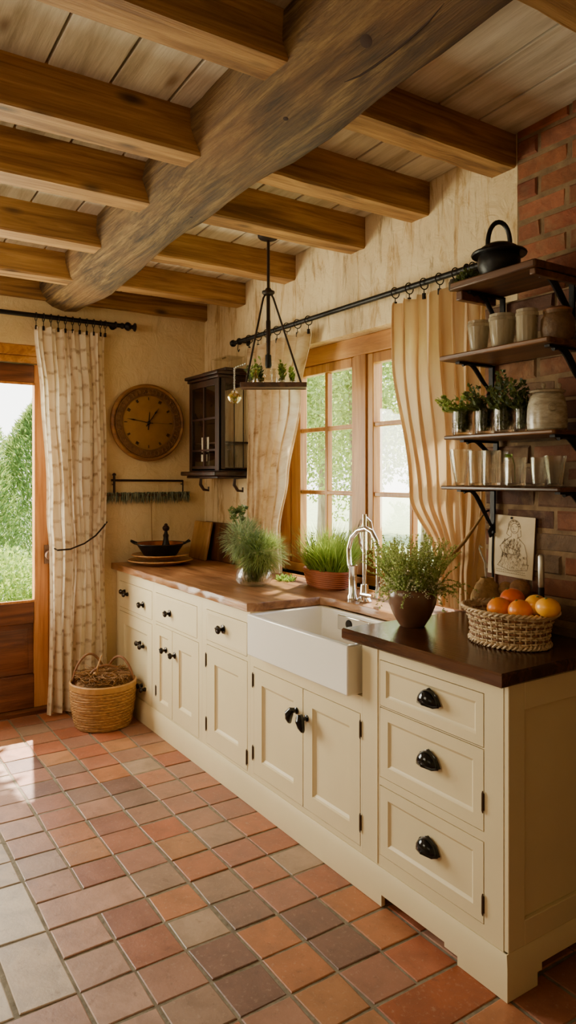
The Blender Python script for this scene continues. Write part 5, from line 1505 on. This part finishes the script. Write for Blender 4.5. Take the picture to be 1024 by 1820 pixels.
# ---------------------------------------------------------------- hanging planter
def pendant():
    Y = 2.0; t = at(477, 432, Y=Y); X = t.x
    zc = ceil_z(X); D = Vector((RT[0], RT[1], 0)); Nn = Vector((-RT[1], RT[0], 0)); O = Vector((X, Y, 0))
    dep = X * FW[0] + Y * FW[1]
    def along(px, z, n=0.0): return O + D * ((px - 477) / FPX * dep) + Nn * n + Vector((0, 0, z))
    root = thing('hanging_planter', 'dark iron pendant rod carrying a narrow wooden tray of herb bottles', 'hanging planter', (X, Y, 1.96))
    m = MB(); m.lathe([(0, .0), (.012, -.032), (.02, -.03), (.045, -.022), (.056, -.012), (.056, .0)], (X, Y, zc + .003), 28); m.build('canopy', M['iron_brown'], root)
    zk = 2.475
    m = MB(); m.tube([(X, Y, zc - .02), (X, Y, zk)], .008, 10); m.tube([(X, Y, zk), (X, Y, 2.33), (X, Y, 2.32), (X, Y, 2.13)], [.010, .010, .013, .010], 10); m.build('rod', M['iron_brown'], root)
    m = MB(); m.lathe([(0, -.012), (.026, -.012), (.034, -.004), (.034, .006), (.02, .012), (.012, .024), (0, .024)], (X, Y, zk), 20); m.build('collar', M['iron_brown'], root)
    zt = 1.984
    pa, pb = 428, 545
    for s_, pe in ((-1, pa + 9), (1, pb - 9)):
        m = MB(); m.tube([along(477 + s_ * 5, zk - .008), along(477 + s_ * 9, zk - .03), along(pe, zt + .002)], .0055, 8); m.build('arm', M['iron_brown'], root)
    def obox(m, px0, px1, n0, n1, z0, z1):
        m.hexa([along(px0, z0, n0), along(px1, z0, n0), along(px1, z0, n1), along(px0, z0, n1), along(px0, z1, n0), along(px1, z1, n0), along(px1, z1, n1), along(px0, z1, n1)])
    m = MB(); obox(m, pa, pb, -.055, .055, zt - .016, zt); m.build('tray', M['tray'], root, bevel=.004)
    for n0, n1 in ((-.061, -.0553), (.0553, .061)):
        m = MB(); obox(m, pa, pb, n0, n1, zt - .02, zt + .006); m.build('tray_lip', M['tray'], root, bevel=.002)
    m = MB(); m.lathe([(.011, .06), (.016, .055), (.018, 0), (.014, -.012), (0, -.012)], (X, Y, 2.085), 18); m.build('socket', M['iron'], root)
    m = MB(); m.lathe([(0, -.078), (.012, -.076), (.022, -.06), (.024, -.04), (.014, -.012)], (X, Y, 2.085), 20); m.build('bulb', M['glass'], root)
    rn = random.Random(6)
    specs = [(446, .030, .020, 'leaf_dark', .06, 'glass', 'small glass pot with dark trailing leaves at the left end of the hanging tray', .034),
             (454, .075, .014, 'leaf_herb', .05, 'glass_amber', 'amber glass bottle with a leafy stem, second from the left on the hanging tray', -.03),
             (463, .045, .018, 'leaf_dark', .05, 'glass', 'glass pot of dark round leaves just left of the bulb on the hanging tray', .028),
             (487, .09, .016, None, 0, 'glass', 'tall empty clear bottle just right of the bulb on the hanging tray', .032),
             (501, .032, .020, 'leaf_herb', .085, 'glass', 'glass pot with a pointed dark-green sprig, second from the right on the hanging tray', -.01),
             (521, .028, .018, 'leaf_grass', .075, 'glass', 'glass pot with a bright green sprig at the right end of the hanging tray', 0)]
    cs = [along(q[0], zt + .0006, q[7]) for q in specs]
    for k, (px, h, r1, lm, lh, gm, lab, n_) in enumerate(specs):
        c = cs[k]
        o = thing('herb_bottle', lab, 'bottle', c, 'bottles on the hanging tray')
        m = MB(); m.lathe([(0, .002), (r1 * .9, 0), (r1, .004), (r1, h * .7), (r1 * .75, h * .85), (r1 * .75, h), (r1 * .65, h), (r1 * .65, h * .85), (r1 * .9, h * .68), (r1 * .9, .006), (0, .005)], c, 22); m.build('glass_body', M[gm], o)
        if lm:
            ms, ml = bush(c + Vector((0, 0, .008)), 7, h + lh, .16, .024, .013, 18, rn, .05, .0012, r1 * .4)
            oth = [(q.x, q.y) for i, q in enumerate(cs) if i != k] + [(X, Y)] + [tuple(along(q_, 0).xy) for q_ in (437, 441, 536, 531)]
            pred = lambda v: v[2] > c.z + .006 and all(math.hypot(v[0] - c.x, v[1] - c.y) < math.hypot(v[0] - a_, v[1] - b_) - .004 for a_, b_ in oth) and math.hypot(v[0] - X, v[1] - Y) > .027
            ms.keep(pred); ml.keep(pred)
            ms.build('stem', M['stem'], o); ml.build('leaves', M[lm], o)
    # hanging jar on a chain at the left end
    c = along(417, 1.9, -.012); c.z = EYE + (CY - 718) / FPX * (c.x * FW[0] + c.y * FW[1])
    o = thing('hanging_jar', 'small round amber glass jar on a chain below the left end of the tray', 'jar', c)
    m = MB(); m.lathe([(0, 0), (.02, .003), (.036, .02), (.04, .035), (.032, .05), (.018, .058), (.018, .068), (.014, .068), (.014, .058), (.028, .048), (.036, .034), (.03, .018), (0, .006)], c, 24); m.build('glass_body', M['glass_amber'], o)
    m = MB(); rn2 = random.Random(8)
    for k in range(80):
        d = Vector((rn2.gauss(0, 1), rn2.gauss(0, 1), rn2.gauss(0, .6))).normalized(); m.leaf(c + Vector((0, 0, .028)) + d * .018 * rn2.random(), d, .012, .008, .2, rn2)
    m.build('dried_leaves', M['leaf_herb'], o)
    e0 = c + Vector((0, 0, .070)); e1 = along(417, zt + .085, -.012); e2 = along(437, zt + .11, .0); n = 18
    m = MB()
    for k in range(n): m.torus(e0.lerp(e1, (k + .5) / n), .0048, .0012, YAX if k % 2 else XAX, 10, 5)
    for k in range(10): m.torus(e1.lerp(e2, (k + .5) / 10), .0046, .0012, YAX if k % 2 else XAX, 10, 5)
    m.build('chain', M['steel'], o)
pendant()

# ---------------------------------------------------------------- floor basket
def floor_basket():
    rnd = random.Random(41)
    c = Vector((-4.225, 1.432, .002)); H = .262
    root = thing('floor_basket', 'round seagrass basket of dried twigs with arched handles on the tiles by the curtain', 'basket', c)
    rad = lambda z: .160 + .026 * math.sin(PI * .5 * min(1, z / (H * .8))) + .004 * z / H
    m = MB(); m2 = MB()
    rows = 26
    for r in range(rows):
        z = .006 + (H - .03) * r / (rows - 1); n = 150
        pts = []
        for k in range(n + 1):
            th = 2 * PI * k / n
            w_ = rad(z) + .0016 * math.sin(th * 34 + r * PI * .7) + .0015 * math.sin(th * 5 + r)
            pts.append(c + Vector((w_ * math.cos(th), w_ * math.sin(th), z + .0015 * math.sin(th * 7 + r * 2))))
        (m if r % 2 else m2).tube(pts, .0058, 6, cap=False)
    m.build('woven_side', M['cane'], root); m2.build('dark_woven_coil', plain('cane_mid', 'a2743c', .7, 0, .6, 40), root)
    m = MB(); m.lathe([(0, .004), (.155, .002), (.158, .01)], c, 32); m.lathe([(.158, .01), (rad(.1) - .004, .1), (rad(H) - .006, H - .02)], c, 32); m.build('liner', M['cane_dark'], root)
    m = MB(); m.lathe([(rad(H), H - .034), (rad(H) + .007, H - .03), (rad(H) + .008, H), (rad(H), H + .006), (rad(H) - .006, H), (rad(H) - .006, H - .034)], c, 48); m.build('rim_band', M['cane'], root)
    m = MB()
    rt = Vector((RT[0], RT[1], 0)); fw = Vector((FW[0], FW[1], 0)); up_ = Vector((0, 0, H - .02))
    for p0, p1, hh in ((c - rt * .186 + up_, c - rt * .01 + fw * .10 + up_, .165), (c - rt * .01 + fw * .10 + up_, c + rt * .186 + up_, .15), (c - rt * .10 - fw * .05 + up_, c + rt * .13 + fw * .04 + up_, .11)):
        pts = []
        for k in range(17):
            t_ = k / 16; q = p0.lerp(p1, t_); q.z += hh * math.sin(PI * t_) ** .6; pts.append(q)
        m.tube(pts, .0075, 8)
    m.build('handle', M['cane_dark'], root)
    m = MB(); m.blob(c + Vector((0, 0, H - .03)), .16, 1, 1, .3, 24, 10); 
    for k in range(700):
        th = rnd.uniform(0, 6.28); r = .15 * math.sqrt(rnd.random()); a = rnd.uniform(0, 6.28); L = rnd.uniform(.05, .14)
        p = c + Vector((math.cos(th) * r, math.sin(th) * r, H + .005 + .04 * (1 - (r / .15) ** 2) + rnd.uniform(-.012, .012)))
        e = p + Vector((math.cos(a) * L, math.sin(a) * L, rnd.uniform(-.02, .03)))
        q = Vector((e.x - c.x, e.y - c.y)); 
        if q.length > .168: e.x = c.x + q.x * .168 / q.length; e.y = c.y + q.y * .168 / q.length
        m.tube([p, (p + e) / 2 + Vector((0, 0, .008)), e], rnd.uniform(.0012, .0024), 4, cap=False)
    m.build('dried_twigs', M['straw'], root)
    m = MB(); kz = c + Vector((.03, -.06, H + .05)); m.blob(kz, .014, 1, 1, 1, 12, 8)
    m.tube([c + Vector((.0, -.03, H + .02)), kz + Vector((-.02, .02, .03)), kz + Vector((-.03, .05, .10))], .005, 6); m.build('knotted_bow', M['cane'], root)
floor_basket()

# ---------------------------------------------------------------- outside
def crown(c, rx, ry, rz, n, leaf, rnd, shell=.35, up=.2, blade=False):
    m = MB(); c = Vector(c)
    lumps = [Vector((rnd.gauss(0, 1), rnd.gauss(0, 1), rnd.gauss(0, 1))).normalized() for _ in range(14)]
    for k in range(n):
        d = Vector((rnd.gauss(0, 1), rnd.gauss(0, 1), rnd.gauss(0, 1))).normalized()
        lump = .72 + .28 * max(max(d.dot(l), 0) ** 6 for l in lumps)
        q = c + Vector((d.x * rx, d.y * ry, d.z * rz)) * lump * (1 - shell * rnd.random() ** 1.5)
        dd = d * .7 + Vector((rnd.uniform(-1, 1), rnd.uniform(-1, 1), rnd.uniform(-1, 1) + up))
        m.leaf(q, dd, leaf * rnd.uniform(.6, 1.3), leaf * .5, .15, rnd)
    return m
def conifer(c, h, r, n, rnd):
    m = MB(); c = Vector(c)
    for k in range(n):
        t_ = rnd.random() ** 1.25; z = h * t_; rr = r * (1 - t_ ** 1.6) * rnd.uniform(.55, 1.05) + .03
        th = rnd.uniform(0, 6.28); p = c + Vector((math.cos(th) * rr, math.sin(th) * rr, z))
        m.leaf(p, (math.cos(th) * .6 + rnd.uniform(-.4, .4), math.sin(th) * .6 + rnd.uniform(-.4, .4), rnd.uniform(.1, 1.2)), rnd.uniform(.05, .11), .022, .15, rnd)
    return m
g = MB(); g.box(-40, -4.96, -20, 40, -.4, -.12); g.box(-4.96, 20, 2.6, 40, -.4, -.12)
struct(g.build('ground', M['lawn']), 'pale sunlit lawn outside the window and door', 'lawn')
def tree(name, label, cat, loc, parts, group):
    o = thing(name, label, cat, loc, group)
    for nm, mb, mt in parts: mb.build(nm, mt, o)
rnd = random.Random(90)
def own(k, cs):
    me_ = cs[k]; ot = [q for i, q in enumerate(cs) if i != k]
    return lambda v: all(math.hypot(v[0] - me_[0], v[1] - me_[1]) < math.hypot(v[0] - a[0], v[1] - a[1]) - .03 for a in ot) and v[2] > -.115
dl = [(-9.4, 1.30, 2.6, 1.25, 'tall soft green conifer outside the door, in the gap beside the wooden jamb'), (-9.6, 2.5, 2.7, 1.2, 'soft green conifer outside the door, hidden mostly by the jamb'), (-10.6, .2, 2.3, 1.3, 'lower green conifer at the far left outside the door'), (-13.2, 1.9, 3.3, 1.6, 'taller hazy conifer behind the others outside the door'), (-13.4, 3.9, 3.4, 1.6, 'tall hazy conifer at the back, hidden mostly by the door jamb')]
sl = [(-7.0, 1.36, .72, .60, 'rounded pale green shrub low outside the glazed door'), (-7.2, 2.5, .6, .5, 'pale green shrub outside the door, behind the jamb')]
cs = [(x, y, 0) for x, y, *_ in dl] + [(x, y, 0) for x, y, *_ in sl]
for k, (x, y, h, r, lab) in enumerate(dl):
    tr = MB(); tr.tube([(x, y, -.12), (x, y, h * .8)], [.05, .02], 8)
    tree('conifer_tree', lab, 'tree', (x, y, -.12), [('crown', conifer((x, y, -.1), h, r, 26000, rnd).keep(own(k, cs)), M['conifer']), ('trunk', tr, M['bark'])], 'trees outside the door')
for k, (x, y, r, h, lab) in enumerate(sl):
    st = MB(); st.tube([(x, y, -.12), (x, y, .4)], .03, 6)
    tree('garden_shrub', lab, 'shrub', (x, y, -.12), [('foliage', crown((x, y, h * .45), r, r, h * .95, 11000, .05, rnd).keep(own(5 + k, cs)), M['shrub']), ('stem', st, M['bark'])], 'shrubs outside the door')
tr = MB(); tr.tube([(-6.3, -.4, -.12), (-6.25, -.3, 1.5), (-6.0, 0.1, 3.0)], [.12, .1, .05], 8)
tree('shade_tree', 'leafy tree added out of view beside the house to break up the sunlight', 'tree', (-6.3, -.4, -.12), [('crown', crown((-5.95, .24, 3.2), 1.0, 1.15, .8, 16000, .11, rnd, .7), M['tree']), ('trunk', tr, M['bark'])], None)  # added unseen; its crown blocks part of the sun coming through the door
wt = [(-8.3, 6.6, 'pale', 1.1), (-10.9, 7.3, 'dark', 1.2), (-9.9, 9.6, 'pale', 1.3), (-7.0, 7.4, 'pale', 1.0), (-13.0, 9.4, 'dark', 1.4), (-8.0, 10.4, 'dark', 1.3), (-9.6, 6.0, 'pale', .6), (-15.5, 12.5, 'dark', 1.9), (-12.2, 13.0, 'dark', 1.8), (-10.4, 13.8, 'dark', 1.7), (-8.6, 13.6, 'dark', 1.6)]
wl = ['slender pale tree seen through the left sash', 'darker tree filling the far left panes of the window', 'pale tree in the middle distance beyond the left sash', 'pale tree seen through the right sash', 'dark green tree at the back left beyond the window', 'dark green tree at the back beyond the right sash', 'slim pale sapling close to the left sash', 'hazy tree at the wood edge, farthest left through the window', 'hazy tree at the wood edge, behind the left sash', 'hazy tree at the wood edge, behind the middle post', 'hazy tree at the wood edge, behind the right sash']
bl = [(-9.2, 5.1, .75, .62, 'low leafy bush on the lawn beyond the left sash'), (-6.6, 5.6, .6, .5, 'low leafy bush on the lawn beyond the right sash'), (-11.2, 5.6, .7, .7, 'low leafy bush at the far left beyond the window')]
cs = [(x, y, 0) for x, y, *_ in wt] + [(x, y, 0) for x, y, *_ in bl]
for k, ((x, y, kd, r), lab) in enumerate(zip(wt, wl)):
    tr = MB(); tr.tube([(x, y, -.12), (x + .05, y, 1.5), (x - .05, y, 3.2), (x, y, 4.6)], [.10, .08, .06, .03], 8)
    tree('woodland_tree', lab, 'tree', (x, y, -.12), [('crown', crown((x, y, 2.9 if r > 1.5 else 3.2), r, r, 2.8 if r > 1.5 else 2.3, 9000, .12 if r > 1.5 else .085, rnd, .85).keep(own(k, cs)), M['tree_pale'] if kd == 'pale' else M['tree']), ('trunk', tr, M['bark'])], 'trees beyond the window')
for k, (x, y, r, h, lab) in enumerate(bl):
    st = MB(); st.tube([(x, y, -.12), (x, y, .4)], .03, 6)
    tree('garden_shrub', lab, 'shrub', (x, y, -.12), [('foliage', crown((x, y, h * .4), r, r, h, 6000, .06, rnd).keep(own(11 + k, cs)), M['shrub']), ('stem', st, M['bark'])], 'shrubs beyond the window')

# ---------------------------------------------------------------- light
W = bpy.data.worlds.new('world'); S.world = W; W.use_nodes = True
nt = W.node_tree; nt.nodes.clear()
bg = nt.nodes.new('ShaderNodeBackground'); ou = nt.nodes.new('ShaderNodeOutputWorld')
tc = nt.nodes.new('ShaderNodeTexCoord'); sp = nt.nodes.new('ShaderNodeSeparateXYZ'); rp = nt.nodes.new('ShaderNodeValToRGB')
nt.links.new(tc.outputs['Generated'], sp.inputs[0]); nt.links.new(sp.outputs[2], rp.inputs[0]); nt.links.new(rp.outputs[0], bg.inputs[0]); nt.links.new(bg.outputs[0], ou.inputs[0])
rp.color_ramp.elements[0].color = (1, .96, .88, 1); rp.color_ramp.elements[1].color = (.72, .82, 1, 1); rp.color_ramp.elements[1].position = .6
bg.inputs[1].default_value = 6.0

def look(o, d): o.rotation_euler = Vector(d).to_track_quat('-Z', 'Y').to_euler()
def lamp(name, typ, loc, d, energy, color, **kw):
    l = bpy.data.lights.new(name, typ); l.energy = energy; l.color = color
    for k, v in kw.items(): setattr(l, k, v)
    o = bpy.data.objects.new(name, l); COL.objects.link(o); o.location = loc; look(o, d); return o
lamp('sun', 'SUN', (-10, 3, 12), (.67, -.16, -1), 30.0, (1, .90, .74), angle=.012)
lamp('door_daylight', 'AREA', (-4.98, .02, 1.3), (1, .16, -.06), 185, (1, .92, .71), shape='RECTANGLE', size=1.25, size_y=1.9)
lamp('window_portal', 'AREA', ((WX0 + WX1) / 2, 2.56, 1.58), (0, -1, 0), 1, (1, 1, 1), shape='RECTANGLE', size=1.6, size_y=1.3).data.cycles.is_portal = True
lamp('door_portal', 'AREA', (-4.94, .31, 1.16), (1, 0, 0), 1, (1, 1, 1), shape='RECTANGLE', size=1.87, size_y=2.3).data.cycles.is_portal = True
lamp('added_window_spot', 'SPOT', (-4.6, 4.6, 5.7), (-2.95 + 4.6, 2.0 - 4.6, .92 - 5.7), 5200, (1, .88, .60), spot_size=.62, spot_blend=.3, shadow_soft_size=.06)  # added spot imitating sun through the window onto the worktop
lamp('corner_fill', 'AREA', (-2.7, -1.9, 2.0), (-1.75, 3.8, -.55), 30, (1, .88, .63), shape='RECTANGLE', size=1.6, size_y=1.0)
lamp('room_fill', 'AREA', (.6, -2.2, 2.3), (-.75, .75, -.35), 8, (1, .84, .55), shape='RECTANGLE', size=2.4, size_y=1.2)

# ---------------------------------------------------------------- camera
cam = bpy.data.cameras.new('camera'); co = bpy.data.objects.new('camera', cam); COL.objects.link(co)
co.location = (0, 0, EYE); co.rotation_euler = (PI / 2, 0, math.atan2(-FW[0], FW[1]))
cam.sensor_fit = 'VERTICAL'; cam.sensor_height = 36; cam.lens = FPX / 1820 * 36
cam.shift_y = -(910 - CY) / 1820
cam.clip_start = .02
S.camera = co
S.view_settings.view_transform = 'AgX'
S.view_settings.look = 'AgX - Base Contrast'
S.view_settings.exposure = 0.2
S.cycles.max_bounces = 10; S.cycles.transparent_max_bounces = 24; S.cycles.diffuse_bounces = 6
S.cycles.caustics_reflective = False; S.cycles.caustics_refractive = False
S.cycles.sample_clamp_indirect = 8
